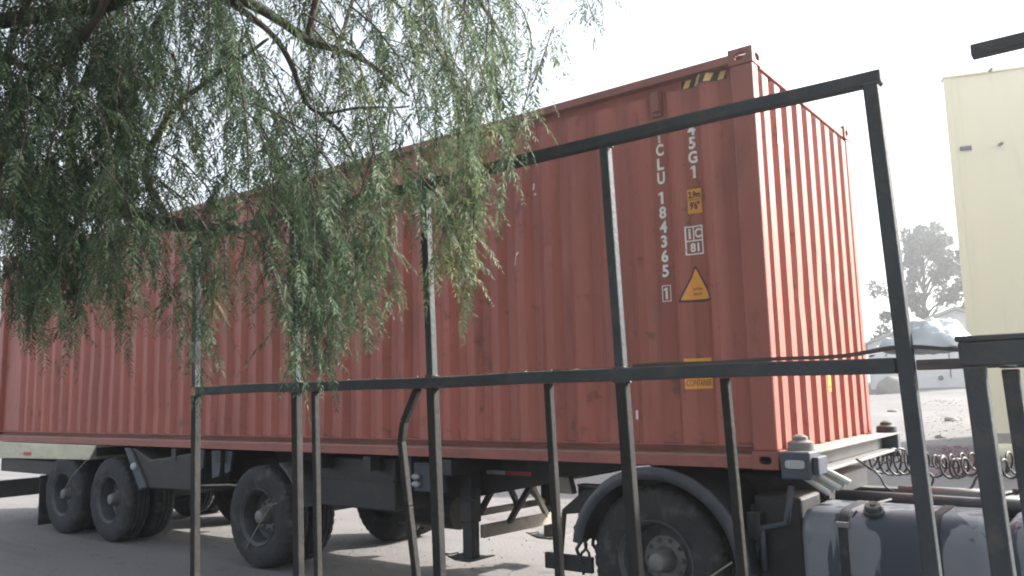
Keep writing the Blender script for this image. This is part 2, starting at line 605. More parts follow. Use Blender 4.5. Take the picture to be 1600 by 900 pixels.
def front_panel():
    zs = [0.115, 0.13, 0.7, 0.95, 1.15, 1.35, 1.6, 2.3, 2.72, 2.75, 2.78]
    y0, y1 = 0.10, W - 0.10
    pitch = (y1 - y0) / 9
    cols = []
    for k in range(9):
        b = y0 + k * pitch
        # each pitch: recess, slope, crest, slope
        cols += [(b + 0.002, 0), (b + 0.068, 0), (b + 0.106, 1), (b + 0.216, 1)]
    cols = [c for c in cols if c[0] <= y1] + [(y1, 0)]
    rows = []
    for z in zs:
        row = []
        for y, c in cols:
            dent = 0
            if 0.7 < z < 1.6:                # dents on the middle crests
                for (dy, dz, a) in ((0.75, 1.15, 0.014), (1.25, 1.3, 0.016), (1.5, 1.1, 0.018), (1.75, 1.35, 0.012)):
                    dent += a * math.exp(-((y - dy) / 0.09) ** 2 - ((z - dz) / 0.16) ** 2)
            x = -0.055 + 0.045 * c
            if z > 2.76:
                x = -0.055 + 0.02 * c
            row.append((x - dent * c, y + dent * 0.8 * (1 if c else 0), z))
        rows.append(row)
    m = MB()
    m.grid(rows)
    return m


o = front_panel().build('front_panel', M_RED, container, smooth=True)
o.data.set_sharp_from_angle(angle=math.radians(20))
m = MB()
m.grid([[(-0.1 - 0.35 * i, y, 2.855 + (0.014 if i % 2 else 0)) for y in (0.05, 0.6, 1.2, 1.8, W - 0.05)] for i in range(35)])
m.build('roof_panel', M_RED, container)
MB().box(-L + 0.05, -0.1, 0.06, W - 0.06, 0.148, 0.16).build('floor_panel', M_CHASSIS, container)
for y0, y1 in ((0.06, 1.212), (1.226, W - 0.06)):
    MB().box(-L + 0.03, -L + 0.075, y0, y1, 0.12, 2.78).build('door', M_RED, container, bevel=0.006)

for sgn, yb in ((1, 0), (-1, W)):
    m = MB()                                 # bottom rail: ledge, recessed web, lower flange
    pr = [(0.004, 0.156), (0.004, 0.147), (0.070, 0.145), (0.074, 0.112), (0.014, 0.088), (0.010, 0.080), (0.010, 0.004), (0.095, 0.004), (0.095, 0.156)]
    m.prism_x([(yb + sgn * y, z) for y, z in pr], -L + 0.165, -0.165)
    m.build('bottom_rail', M_REDRAIL, container)
    m = MB()
    m.prism_x([(yb + sgn * y, z) for y, z in [(0.0, 2.802), (0.0, 2.858), (0.008, 2.868), (0.085, 2.868), (0.085, 2.802)]], -L + 0.175, -0.175)
    m.build('top_rail', M_REDRAIL, container, bevel=0.004)
    for xs_, xe in ((-0.165, -0.002), (-L + 0.002, -L + 0.165)):
        MB().prism([(xs_, 0.118), (xe, 0.118), (xe, 2.778), (xs_, 2.778)], *sorted((yb + sgn * 0.004, yb + sgn * 0.105))).build('corner_post', M_POST, container, bevel=0.012)


def plate_hole(mb, org, u, v, n, wu, wv, t, hu, hv):
    """A plate wu x wv at org (a corner), axes u, v, thickness t along n, with a centred oval hole hu x hv."""
    org, u, v, n = Vector(org), Vector(u), Vector(v), Vector(n)
    K = 24
    outer, inner = [], []
    for k in range(K):
        a = 2 * PI * k / K + PI / 4
        c, s = math.cos(a), math.sin(a)
        q = max(abs(c), abs(s))
        outer.append((wu / 2 + wu / 2 * c / q, wv / 2 + wv / 2 * s / q))
        e = 3.0
        den = (abs(c) ** e + abs(s) ** e) ** (1 / e)
        inner.append((wu / 2 + hu / 2 * c / den, wv / 2 + hv / 2 * s / den))
    vs = [org + u * a + v * b for a, b in outer] + [org + u * a + v * b for a, b in inner]
    vs += [p + n * t for p in vs]
    fs = []
    for k in range(K):
        j = (k + 1) % K
        fs += [(k, j, K + j, K + k), (2 * K + k, 3 * K + k, 3 * K + j, 2 * K + j), (K + k, K + j, 3 * K + j, 3 * K + k), (k, 2 * K + k, 2 * K + j, j)]
    mb.add(vs, fs)


def casting(x0, sx, y0, sy, z0, sz):
    """Hollow corner fitting 178 x 162 x 118: (x0, y0, z0) is the outer corner, s* point inwards."""
    mb = MB()
    lx, ly, lz, t = 0.178, 0.162, 0.118, 0.028
    X, Y, Z = Vector((sx, 0, 0)), Vector((0, sy, 0)), Vector((0, 0, sz))
    O = Vector((x0, y0, z0))
    plate_hole(mb, O, X, Z, Y, lx, lz, t, 0.082, 0.052)                                       # side
    plate_hole(mb, O + Y * (t + 0.001), Y, Z, X, ly - t - 0.001, lz, t, 0.082, 0.052)         # end
    plate_hole(mb, O + X * (t + 0.001) + Y * (t + 0.001), X, Y, Z, lx - t - 0.001, ly - t - 0.001, t, 0.115, 0.064)   # top or bottom
    p, q = O + X * (t + .001) + Y * (t + .001) + Z * (lz - 0.012), O + X * lx + Y * ly + Z * lz
    mb.box(*sorted((p.x, q.x)), *sorted((p.y, q.y)), *sorted((p.z, q.z)))
    return mb


for x0, sx in ((0.004, -1), (-L - 0.004, 1)):
    for y0, sy in ((-0.004, 1), (W + 0.004, -1)):
        casting(x0, sx, y0, sy, 0, 1).build('corner_casting', M_CAST, container, bevel=0.004)
        casting(x0, sx, y0, sy, H, -1).build('corner_casting', M_CAST, container, bevel=0.004)
m = MB()
m.box(-0.075, -0.003, 0.17, W - 0.17, 0.012, 0.108)
m.build('front_sill', M_REDRAIL, container, bevel=0.006)
m = MB()
m.box(-0.075, -0.012, 0.165, W - 0.165, 2.785, 2.862)
m.build('front_header', M_REDRAIL, container, bevel=0.005)
m = MB()                                     # small vent cover in the recess near the front
m.box(-0.800, -0.740, 0.026, 0.066, 2.60, 2.755)
m.box(-0.812, -0.728, 0.046, 0.066, 2.565, 2.765)
m.build('vent_cover', M_REDRAIL, container, bevel=0.006)


# --- flat print on the container, draped over the corrugation
def drape(me, off, names=True):
    """Cut a mesh lying in x-z along the profile's folds and press it on the side panel."""
    bm = bmesh.new()
    bm.from_mesh(me)
    x0 = min(v.co.x for v in bm.verts)
    x1 = max(v.co.x for v in bm.verts)
    for x, _ in prof:
        if x0 < x < x1:
            bmesh.ops.bisect_plane(bm, geom=bm.verts[:] + bm.edges[:] + bm.faces[:], plane_co=(x, 0, 0), plane_no=(1, 0, 0))
    for v in bm.verts:
        d = dent(v.co.x, v.co.z)
        v.co.y = side_y(v.co.x) + d - off
    bm.to_mesh(me)
    bm.free()


def text_mesh(s, bold=0.0):
    cu = bpy.data.curves.new('lettering', 'FONT')
    cu.body = s
    cu.offset = bold
    cu.resolution_u = 5
    ob = bpy.data.objects.new('lettering', cu)
    COL.objects.link(ob)
    dg = bpy.context.evaluated_depsgraph_get()
    me = bpy.data.meshes.new_from_object(ob.evaluated_get(dg))
    bpy.data.objects.remove(ob)
    bpy.data.curves.remove(cu)
    return me


def glyph_one(cx, cz, wd, ht, mt, parent, off=0.004, name='letter'):
    b = wd * 0.16
    top_, bot_ = cz + ht / 2, cz - ht / 2
    return put_poly([[(cx - b, bot_), (cx + b, bot_), (cx + b, top_), (cx - b, top_)], [(cx - b, top_), (cx - b * 2.6, top_ - ht * 0.13), (cx - b * 2.6, top_ - ht * 0.27), (cx - b, top_ - ht * 0.2)]],
                    mt, parent, off, name)


def put_text(s, cx, cz, wd, ht, mt, parent, off=0.004, name='lettering', bold=0.035, stretch=False):
    me = text_mesh(s, bold)
    co_ = np.array([v.co[:] for v in me.vertices])
    lo, hi = co_.min(0), co_.max(0)
    k = ht / (hi[1] - lo[1])
    kx = wd / (hi[0] - lo[0]) if stretch else min(k * 0.95, wd / (hi[0] - lo[0]))
    for v in me.vertices:
        v.co = ((v.co.x - (lo[0] + hi[0]) / 2) * kx + cx, 0, (v.co.y - (lo[1] + hi[1]) / 2) * k + cz)
    drape(me, off)
    me.materials.clear()
    me.materials.append(mt)
    o = bpy.data.objects.new(name, me)
    COL.objects.link(o)
    o.parent = parent
    return o


def put_poly(polys, mt, parent, off, name):
    me = bpy.data.meshes.new(name)
    vs, fs = [], []
    for p in polys:
        fs.append(tuple(range(len(vs), len(vs) + len(p))))
        vs += [(x, 0, z) for x, z in p]
    me.from_pydata(vs, [], fs)
    drape(me, off)
    me.materials.append(mt)
    o = bpy.data.objects.new(name, me)
    COL.objects.link(o)
    o.parent = parent
    return o


def rect(x0, x1, z0, z1):
    return [(x0, z0), (x1, z0), (x1, z1), (x0, z1)]


cx = -0.765
for ch, z in zip('TCLU184365', (2.412, 2.312, 2.204, 2.096, 1.945, 1.835, 1.727, 1.618, 1.508, 1.398)):
    if ch == '1': glyph_one(cx, z, 0.066, 0.092, M_WHITE, container)
    else: put_text(ch, cx, z, 0.062, 0.092, M_WHITE, container, name='letter')
glyph_one(cx, 1.232, 0.055, 0.085, M_WHITE, container)
t_ = 0.006
x0, x1, z0, z1 = -0.80, -0.73, 1.172, 1.292
put_poly([rect(x0, x1, z0, z0 + t_), rect(x0, x1, z1 - t_, z1), rect(x0, x0 + t_, z0 + t_, z1 - t_), rect(x1 - t_, x1, z0 + t_, z1 - t_)], M_WHITE, container, 0.004, 'letter_frame')
for ch, z in zip('45G1', (2.414, 2.312, 2.205, 2.095)):
    if ch == '1': glyph_one(-0.50, z, 0.066, 0.092, M_WHITE, container)
    else: put_text(ch, -0.505, z, 0.07, 0.092, M_WHITE, container, name='letter')
# height sticker
st = put_poly([rect(-0.565, -0.455, 1.79, 1.97)], M_ORANGE, container, 0.004, 'height_sticker')
put_text('2.9m', -0.51, 1.928, 0.09, 0.052, M_BLACKP, st, 0.0055, stretch=True)
put_text("9'6\"", -0.51, 1.848, 0.075, 0.058, M_BLACKP, st, 0.0055, stretch=True)
put_poly([rect(-0.560, -0.460, 1.889, 1.893)], M_BLACKP, st, 0.0055, 'sticker_line')
# railway plate marks
x0, x1, z0, z1 = -0.592, -0.462, 1.49, 1.70
xm, zm = -0.532, 1.592
t_ = 0.009
pl = put_poly([rect(x0, x1, z0, z0 + t_), rect(x0, x1, z1 - t_, z1), rect(x0, x0 + t_, z0 + t_, z1 - t_), rect(x1 - t_, x1, z0 + t_, z1 - t_),
               rect(x0 + t_, x1 - t_, zm - t_ / 2, zm + t_ / 2), rect(xm - t_ / 2, xm + t_ / 2, zm + t_ / 2, z1 - t_)], M_WHITE, container, 0.004, 'code_frame')
put_text('i', -0.561, 1.645, 0.03, 0.075, M_WHITE, pl, 0.0045)
put_text('C', -0.498, 1.645, 0.05, 0.07, M_WHITE, pl, 0.0045)
put_text('81', -0.527, 1.543, 0.095, 0.066, M_WHITE, pl, 0.0045)


def tri(cx_, z0_, w_, h_, r_):
    pts = [(cx_ - w_ / 2, z0_), (cx_ + w_ / 2, z0_), (cx_, z0_ + h_)]
    out = []
    for i in range(3):
        p, a, b = Vector(pts[i]), Vector(pts[i - 1]), Vector(pts[(i + 1) % 3])
        pa = p + (a - p).normalized() * r_
        pb = p + (b - p).normalized() * r_
        for t in (0, .33, .67, 1):
            q = pa * (1 - t) ** 2 + p * 2 * t * (1 - t) + pb * t * t
            out.append((q.x, q.y))
    return out


wt = put_poly([tri(-0.53, 1.150, 0.255, 0.270, 0.02)], M_BLACKP, container, 0.004, 'warning_triangle')
put_poly([tri(-0.53, 1.166, 0.212, 0.228, 0.012)], M_ORANGE, wt, 0.0055, 'warning_face')
put_text('CAUTION', -0.522, 1.240, 0.072, 0.018, M_BLACKP, wt, 0.007, bold=0.01)
put_text('HEIGHT', -0.522, 1.205, 0.066, 0.018, M_BLACKP, wt, 0.007, bold=0.01)
lb = put_poly([rect(-0.636, -0.444, 0.535, 0.75)], M_ORANGE, container, 0.004, 'high_cube_sticker')
put_text('HIGH CUBE', -0.54, 0.70, 0.16, 0.04, M_BLACKP, lb, 0.0055, bold=0.01)
put_text('CONTAINER', -0.54, 0.578, 0.17, 0.045, M_BLACKP, lb, 0.0055, bold=0.0, stretch=True)
# hazard stripes under the rail
hz = put_poly([rect(-0.565, -0.215, 2.725, 2.792)], M_BLACKP, container, 0.0035, 'hazard_strip')
for xa in (-0.555, -0.465, -0.375, -0.285):
    put_poly([[(xa, 2.729), (xa + 0.046, 2.729), (xa + 0.072, 2.788), (xa + 0.026, 2.788)]], M_YELLOW, hz, 0.005, 'stripe')
put_poly([rect(-1.062, -1.040, 0.325, 0.39)], M_WHITE, container, 0.004, 'small_label')
put_poly([[(-1.94, 2.21), (-1.925, 2.205), (-1.915, 2.26), (-1.93, 2.265)], [(-1.925, 2.16), (-1.905, 2.16), (-1.905, 2.175), (-1.925, 2.18)]], M_WHITE, container, 0.003, 'paint_scrape')
put_poly([[(-2.14, 1.58), (-2.11, 1.6), (-2.09, 1.66), (-2.105, 1.665)], [(-2.09, 1.66), (-2.06, 1.69), (-2.07, 1.7), (-2.10, 1.675)]], M_WHITE, container, 0.003, 'paint_scrape')
# front end labels
m = MB()
m.add([(-0.0065, 0.44, 2.29), (-0.0065, 0.56, 2.29), (-0.0065, 0.45, 2.47)], [(0, 1, 2)])
m.build('warning_triangle', M_YELLOW, container, fix=False)
m = MB()
m.add([(-0.0065, 1.235, 0.49), (-0.0065, 1.315, 0.49), (-0.0065, 1.315, 0.63), (-0.0065, 1.235, 0.63)], [(0, 1, 2, 3)])
m.build('orange_label', M_ORANGE, container, fix=False)
m = MB()
m.add([(-0.0050, 1.255, 0.515), (-0.0050, 1.295, 0.515), (-0.0050, 1.295, 0.535), (-0.0050, 1.255, 0.535)], [(0, 1, 2, 3)])
m.build('label_print', M_BLACKP, container, fix=False)

# ------------------------------------------------------------------ wheels
TR = 0.528


def wheel_mesh():
    """Tyre (outer face at y = 0, running inwards to y = 0.30), centred on the origin."""
    pr = [(0.03, 0.285), (0.010, 0.305), (0.0, 0.36), (0.0, 0.41), (0.006, 0.45), (0.016, 0.485), (0.028, 0.508), (0.045, 0.522),
          (0.085, 0.527), (0.088, 0.513), (0.100, 0.513), (0.103, 0.528), (0.143, 0.528), (0.146, 0.513), (0.158, 0.513), (0.161, 0.528),
          (0.201, 0.528), (0.204, 0.513), (0.216, 0.513), (0.219, 0.527), (0.258, 0.522), (0.275, 0.508), (0.287, 0.485), (0.297, 0.45), (0.30, 0.38), (0.29, 0.305), (0.27, 0.285)]

    def mod(i, k):
        if i in (6, 7, 20, 21) and k % 4 == 0:
            return 0.972
        if i in (8, 19) and k % 4 == 0:
            return 0.985
        return 1
    m = MB()
    m.lathe_y(pr, 0, 0, 144, mod)
    return m


def rim_mesh():
    pr = [(0.012, 0.300), (0.004, 0.298), (0.004, 0.290), (0.02, 0.284), (0.03, 0.268), (0.075, 0.262), (0.12, 0.256), (0.175, 0.248), (0.198, 0.215), (0.193, 0.185), (0.180, 0.165), (0.180, 0.08)]
    m = MB()
    m.lathe_y(pr, 0, 0, 40)
    return m


def hub_mesh():
    pr = [(0.182, 0.17), (0.168, 0.165), (0.165, 0.095), (0.12, 0.085), (0.050, 0.072), (0.022, 0.06), (0.012, 0.04), (0.012, 0.001)]
    m = MB()
    m.lathe_y(pr, 0, 0, 28)
    for k in range(10):
        a = 2 * PI * k / 10
        c, s = 0.140 * math.cos(a), 0.140 * math.sin(a)
        m.lathe_y([(0.17, 0.017), (0.142, 0.017), (0.140, 0.010), (0.125, 0.009), (0.124, 0.001)], c, s, 6)
    return m


def dark_holes():
    """Hand holes in the wheel disc."""
    m = MB()
    for k in range(8):
        a = 2 * PI * (k + .5) / 8
        c, s = 0.214 * math.cos(a), 0.214 * math.sin(a)
        m.lathe_y([(0.190, 0.030), (0.188, 0.028), (0.188, 0.001)], c, s, 12)
    return m


def make_wheel(parent):
    w_ = wheel_mesh().build('wheel', M_RUBBER, parent, sharp=30)
    rim_mesh().build('rim', M_RIM, w_, sharp=40)
    hub_mesh().build('hub', M_HUB, w_, sharp=40)
    dark_holes().build('hand_holes', M_BLACKP, w_, kind='stuff')
    return w_


# ------------------------------------------------------------------ semi trailer
trailer = empty('semi_trailer', 'black skeletal container trailer with three dual wheel axles under the red container', 'trailer', (0, 0, 0))
proto = make_wheel(trailer)
first = True
for x in (-9.95, -8.66, -5.55):
    for y, flip in ((0.0, 0), (0.645, 1), (1.795, 0), (2.44, 1)):
        w_ = proto if first else dup(proto, trailer)
        first = False
        w_.location = (x, y, TR)
        w_.rotation_euler = (0, rng.uniform(0, 6.28), PI if flip else 0)
for x in (-9.95, -8.66, -5.55):
    MB().tube([(x, 0.2, TR), (x, 2.24, TR)], 0.065, 12).build('axle', M_CHASSIS, trailer, smooth=True)
    for y in (0.7, 1.74):
        MB().bar((x - 0.45, y, TR + 0.12), (x + 0.45, y, TR + 0.12), 0.08, 0.05).build('leaf_spring', M_CHASSIS, trailer)
zc = lambda z: z + CB
for y0 in (0.72, 1.60):
    pts = [(-12.05, -0.015), (-12.05, -0.28), (-9.2, -0.36), (-6.0, -0.44), (-3.25, -0.44), (-2.2, -0.245), (-2.0, -0.19), (-1.5, -0.085), (-0.95, -0.045), (-0.13, -0.04),
           (-0.13, 0.10), (-2.6, 0.10), (-2.7, -0.015)]
    MB().prism([(x, zc(z)) for x, z in pts], y0, y0 + 0.12).build('main_beam', M_CHASSIS, trailer, bevel=0.006)
for x in (-11.0, -9.1, -7.2, -6.3, -4.6, -3.9, -2.9):
    MB().box(x - 0.05, x + 0.05, 0.02, 2.42, zc(-0.15), zc(-0.018)).build('cross_member', M_CHASSIS, trailer)
MB().prism([(-2.15, zc(-0.19)), (-2.06, zc(-0.19)), (-2.02, zc(-0.33)), (-2.2, zc(-0.33))], 0.64, 0.715).build('end_bracket', M_BEIGE, trailer)
# kingpin plate under the nose
MB().box(-1.05, -0.14, 0.86, 1.58, zc(-0.06), zc(-0.02)).build('kingpin_plate', M_CHASSIS, trailer)
# front bolster: a channel across the nose with twist locks
m = MB()
xb = 0.055
m.box(xb, xb + 0.15, 0.19, 2.43, zc(0.100), zc(0.118))
m.box(xb, xb + 0.02, 0.19, 2.43, zc(-0.02), zc(0.099))
m.box(xb, xb + 0.13, 0.19, 2.43, zc(-0.042), zc(-0.021))
m.build('front_bolster', M_BOLSTER, trailer, bevel=0.004)
m = MB()
m.box(0.03, 0.22, -0.055, 0.185, zc(-0.05), zc(0.125))
lbx = m.build('corner_bracket', M_CHGREY, trailer, bevel=0.012)
m = MB()
K = 16
ov = [(0.125 + 0.062 * max(-1, min(1, 1.25 * math.cos(2 * PI * k / K))), zc(0.045) + 0.027 * max(-1, min(1, 1.25 * math.sin(2 * PI * k / K)))) for k in range(K)]
m.prism(ov, -0.066, -0.056)
m.build('lamp', M_LAMP, lbx, bevel=0.003)
m = MB()
m.box(0.222, 0.262, -0.02, 0.16, zc(-0.02), zc(0.09))
m.build('bracket_cheek', M_CHGREY, lbx, bevel=0.006)


def twistlock(x, y, z):
    m = MB()
    vs = []
    for zz, r in ((0, 0.075), (0.05, 0.072), (0.065, 0.045), (0.085, 0.042), (0.100, 0.02)):
        vs.append([(x + r * math.cos(a) * 1.15, y + r * math.sin(a), z + zz) for a in [2 * PI * k / 14 for k in range(14)]])
    n = 14
    fl = [p for r in vs for p in r]
    fs = [(i * n + k, i * n + (k + 1) % n, (i + 1) * n + (k + 1) % n, (i + 1) * n + k) for i in range(4) for k in range(n)]
    fs.append(tuple(range(4 * n, 5 * n)))
    m.add(fl, fs)
    return m


twistlock(0.125, 0.075, zc(0.126)).build('twist_lock', M_STEEL, trailer, sharp=40)
twistlock(0.125, 2.40, zc(0.119)).build('twist_lock', M_CHASSIS, trailer, sharp=40)
MB().box(0.06, 0.205, 2.432, 2.53, zc(-0.09), zc(0.115)).build('corner_bracket', M_CHGREY, trailer, bevel=0.01)
# landing legs with their truss
def leg(y):
    x = -3.06
    m = MB()
    m.box(x - 0.07, x + 0.07, y - 0.07, y + 0.07, zc(-0.62), zc(-0.03))
    lg = m.build('landing_leg', M_CHASSIS, trailer, bevel=0.01)
    MB().box(x - 0.055, x + 0.055, y - 0.055, y + 0.055, zc(-0.93), zc(-0.621)).build('leg_tube', M_STEEL if y > 1 else M_CHASSIS, lg, bevel=0.006)
    m = MB()
    m.prism([(x - 0.17, zc(-0.925)), (x - 0.08, zc(-0.948)), (x + 0.08, zc(-0.948)), (x + 0.17, zc(-0.925)), (x + 0.16, zc(-0.915)), (x + 0.06, zc(-0.931)), (x - 0.06, zc(-0.931)), (x - 0.16, zc(-0.915))], y - 0.13, y + 0.13)
    m.build('foot_plate', M_CHASSIS, lg)
    m = MB()
    m.tube([(x - 0.2 + 0.07 * math.cos(a), y - 0.05 + 0.06 * math.sin(a), zc(-0.915) + 0.01 * math.sin(2 * a)) for a in [2 * PI * k / 14 for k in range(13)]], 0.006, 5)
    m.build('foot_ring', M_CHASSIS, lg)
    return lg


leg(0.52)
fl = leg(1.80)
MB().box(-3.135 + 0.15, -3.135 + 0.165, 1.72, 1.80, zc(-0.80), zc(-0.20)).build('cheek_plate', M_BEIGE, fl)
MB().bar((-2.99, 0.595, zc(-0.71)), (-2.99, 1.725, zc(-0.735)), 0.05, 0.115).build('leg_crossbar', M_BEIGE, trailer, bevel=0.006)
MB().bar((-3.10, 0.595, zc(-0.56)), (-3.10, 1.725, zc(-0.58)), 0.05, 0.06).build('leg_crossbar', M_BEIGE, trailer, bevel=0.004)
for a, b in (((-3.02, 0.60, zc(-0.55)), (-3.02, 0.95, zc(-0.20))), ((-3.02, 1.62, zc(-0.58)), (-3.02, 1.10, zc(-0.20))), ((-3.06, 1.25, zc(-0.57)), (-3.06, 1.0, zc(-0.2))), ((-2.95, 0.95, zc(-0.67)), (-2.6, 0.9, zc(-0.25))), ((-2.98, 1.62, zc(-0.70)), (-2.98, 1.25, zc(-0.22)))):
    MB().bar(a, b, 0.045, 0.045).build('leg_brace', M_BEIGE if b[1] > 1.2 else M_CHASSIS, trailer)
MB().tube([(-3.06, 0.45, zc(-0.42)), (-2.88, 0.42, zc(-0.42)), (-2.88, 0.42, zc(-0.30))], 0.012, 6).build('crank_handle', M_CHASSIS, trailer)
# underslung gear
MB().box(-4.80, -3.69, 0.18, 0.70, zc(-0.53), zc(-0.05)).build('tool_box', M_CHASSIS, trailer, bevel=0.015)
MB().box(-4.79, -3.70, 0.165, 0.179, zc(-0.26), zc(-0.24)).build('box_rib', M_CHASSIS, trailer)
pn = MB().box(-3.46, -3.10, 0.19, 0.25, zc(-0.33), zc(-0.07)).build('lamp_panel', M_CHGREY, trailer, bevel=0.01)
for z in (-0.195, -0.262):
    m = MB()
    m.lathe_y([(0.19, 0.026), (0.165, 0.03), (0.150, 0.024), (0.146, 0.001)], 0, 0, 14)
    lo_ = m.build('lamp', M_LAMP, pn, smooth=True)
    lo_.location = (-3.41, 0, zc(z))
    lo_.scale = (1.7, 1, 1)
MB().box(-3.62, -3.50, 0.20, 0.30, zc(-0.28), zc(0.0 - 0.02)).build('hanger_plate', M_CHGREY, trailer)
MB().tube([(-4.35, 0.95, zc(-0.62)), (-3.55, 0.95, zc(-0.62))], 0.17, 18).build('air_tank', M_CHASSIS, trailer, sharp=40)
MB().prism([(-8.26, zc(-0.03)), (-8.12, zc(-0.03)), (-7.72, zc(-0.16)), (-6.78, zc(-0.05)), (-6.78, zc(-0.48)), (-7.90, zc(-0.50))], 0.03, 0.5).build('side_guard_box', M_CHASSIS, trailer, bevel=0.015)
sg = MB().prism([(-8.28, zc(-0.025)), (-8.16, zc(-0.025)), (-7.75, zc(-0.48)), (-7.90, zc(-0.51))], -0.01, 0.025).build('guard_plate', M_CHGREY, trailer, bevel=0.006)
m = MB()
m.lathe_y([(-0.012, 0.05), (-0.03, 0.045), (-0.045, 0.03), (-0.047, 0.001)], -8.02, zc(-0.245), 16)
m.build('lamp', M_LAMP, sg, smooth=True)
for (x, zz, dx) in ((-6.72, -0.22, 0.06), (-6.45, -0.30, 0.14), (-6.22, -0.24, 0.10)):
    MB().prism([(x - dx / 2, zc(-0.02)), (x + dx, zc(-0.02)), (x + dx * 0.6, zc(zz)), (x - dx / 3, zc(zz - 0.03))], 0.08, 0.11).build('hanger_plate', M_CHGREY, trailer, bevel=0.004)
# quarter mudguards beside the wheels
for x, lo_a, hi_a, R_ in ((-5.50, 12, 62, 0.62), (-8.56, 14, 50, 0.62)):
    m = MB()
    for r_ in (R_, R_ + 0.012):
        pass
    inner = [(x + R_ * math.cos(math.radians(a)), TR + R_ * math.sin(math.radians(a))) for a in np.linspace(lo_a, hi_a, 9)]
    outer = [(x + (R_ + 0.025) * math.cos(math.radians(a)), TR + (R_ + 0.025) * math.sin(math.radians(a))) for a in np.linspace(hi_a, lo_a, 9)]
    m.prism(inner + outer, 0.02, 0.60)
    m.build('mudguard', M_CHGREY, trailer)
MB().box(-10.66, -10.64, 0.02, 0.62, 0.06, 0.75).build('mudflap', M_RUBBER, trailer)
# cream rear side beam
m = MB()
m.prism([(-12.15, zc(-0.008)), (-9.02, zc(-0.008)), (-9.2, zc(-0.20)), (-12.15, zc(-0.255))], 0.0, 0.5)
cb_ = m.build('side_beam', M_CREAM, trailer, bevel=0.01)
MB().box(-11.30, -11.17, -0.006, -0.002, zc(-0.185), zc(-0.145)).build('reflector', M_LAMP, cb_)
MB().box(-11.16, -10.93, -0.006, -0.002, zc(-0.19), zc(-0.14)).build('reflector', M_REDREF, cb_)
MB().box(-12.15, -9.1, 1.94, 2.44, zc(-0.25), zc(-0.01)).build('side_beam', M_CREAM, trailer, bevel=0.01)
MB().box(-12.2, -12.08, 0.0, 2.44, zc(-0.86), zc(-0.60)).build('rear_bumper', M_CHASSIS, trailer, bevel=0.01)
for y in (0.75, 1.65):
    MB().box(-12.14, -12.06, y, y + 0.1, zc(-0.63), zc(-0.02)).build('bumper_arm', M_CHASSIS, trailer)
MB().box(-11.9, -10.5, 0.9, 1.5, zc(-0.42), zc(-0.25)).build('suspension_frame', M_CHASSIS, trailer, bevel=0.02)
MB().box(-12.1, -10.2, 0.06, 0.34, zc(-0.45), zc(-0.262)).build('side_skirt', M_CHASSIS, trailer, bevel=0.01)
# side marking on the main beam
MB().box(-3.02, -2.80, 0.711, 0.717, zc(-0.205), zc(-0.17)).build('reflector', M_LAMP, trailer)
MB().box(-2.79, -2.50, 0.711, 0.717, zc(-0.205), zc(-0.17)).build('reflector', M_REDREF, trailer)
# strap down to the rear hub and a wire on the forward wheel
MB().tube([(-9.22, -0.02, zc(-0.20)), (-9.55, -0.05, zc(-0.42)), (-9.92, -0.02, TR - 0.05)], 0.006, 5).build('tie_strap', M_BEIGE, trailer)
MB().tube([(-5.70, -0.01, TR - 0.32), (-5.52, -0.025, TR - 0.12), (-5.28, -0.02, TR + 0.14), (-5.12, 0.03, TR + 0.20)], 0.005, 5).build('tie_wire', M_BEIGE, trailer)
MB().tube([(-7.0, 0.12, zc(-0.44)), (-6.2, 0.10, zc(-0.39)), (-5.9, 0.15, zc(-0.40))], 0.010, 6).build('brake_pipe', M_BEIGE, trailer)
for y in (0.86, 1.0, 1.12):
    MB().tube([(-3.3 - 0.02 * k_, y + 0.02 * math.sin(k_), zc(-0.32 - 0.03 * math.sin(k_ * 0.7))) for k_ in range(0, 40, 3)], 0.012, 5).build('brake_pipe', M_CHASSIS, trailer)

# ------------------------------------------------------------------ tractor unit
truck = empty('truck_tractor', 'dark truck tractor with fender and fuel tanks under the container nose', 'truck', (0.2, 1.2, 0))


def T(mb, name, mt, parent=truck, **k):
    """Build with world coordinates under the truck empty."""
    o = mb.build(name, mt, parent, **k)
    if parent is truck:
        o.location = (-0.2, -1.2, 0)
    return o


tw = make_wheel(truck)
for i, (y, flip) in enumerate(((0.02, 0), (0.66, 1), (1.78, 0), (2.42, 1))):
    w_ = tw if i == 0 else dup(tw, truck)
    w_.location = (-0.94 - 0.2, y - 1.2, TR)
    w_.rotation_euler = (0, 0.6 * i, PI if flip else 0)
T(MB().tube([(-0.91, 0.2, TR), (-0.91, 2.24, TR)], 0.08, 12), 'axle', M_CHASSIS, smooth=True)
T(MB().lathe_y([(0.9, 0.02), (1.0, 0.2), (1.2, 0.26), (1.4, 0.2), (1.5, 0.02)], -0.91, TR, 20), 'differential', M_CHASSIS, smooth=True)
for y in (0.77, 1.57):
    m = MB()
    m.box(-2.05, 2.6, y, y + 0.09, zc(-0.52), zc(-0.275))
    T(m, 'frame_rail', M_CHASSIS, bevel=0.008)
    T(MB().box(-2.05, 2.6, y - 0.012, y + 0.102, zc(-0.274), zc(-0.262)), 'rail_flange', M_STEEL)
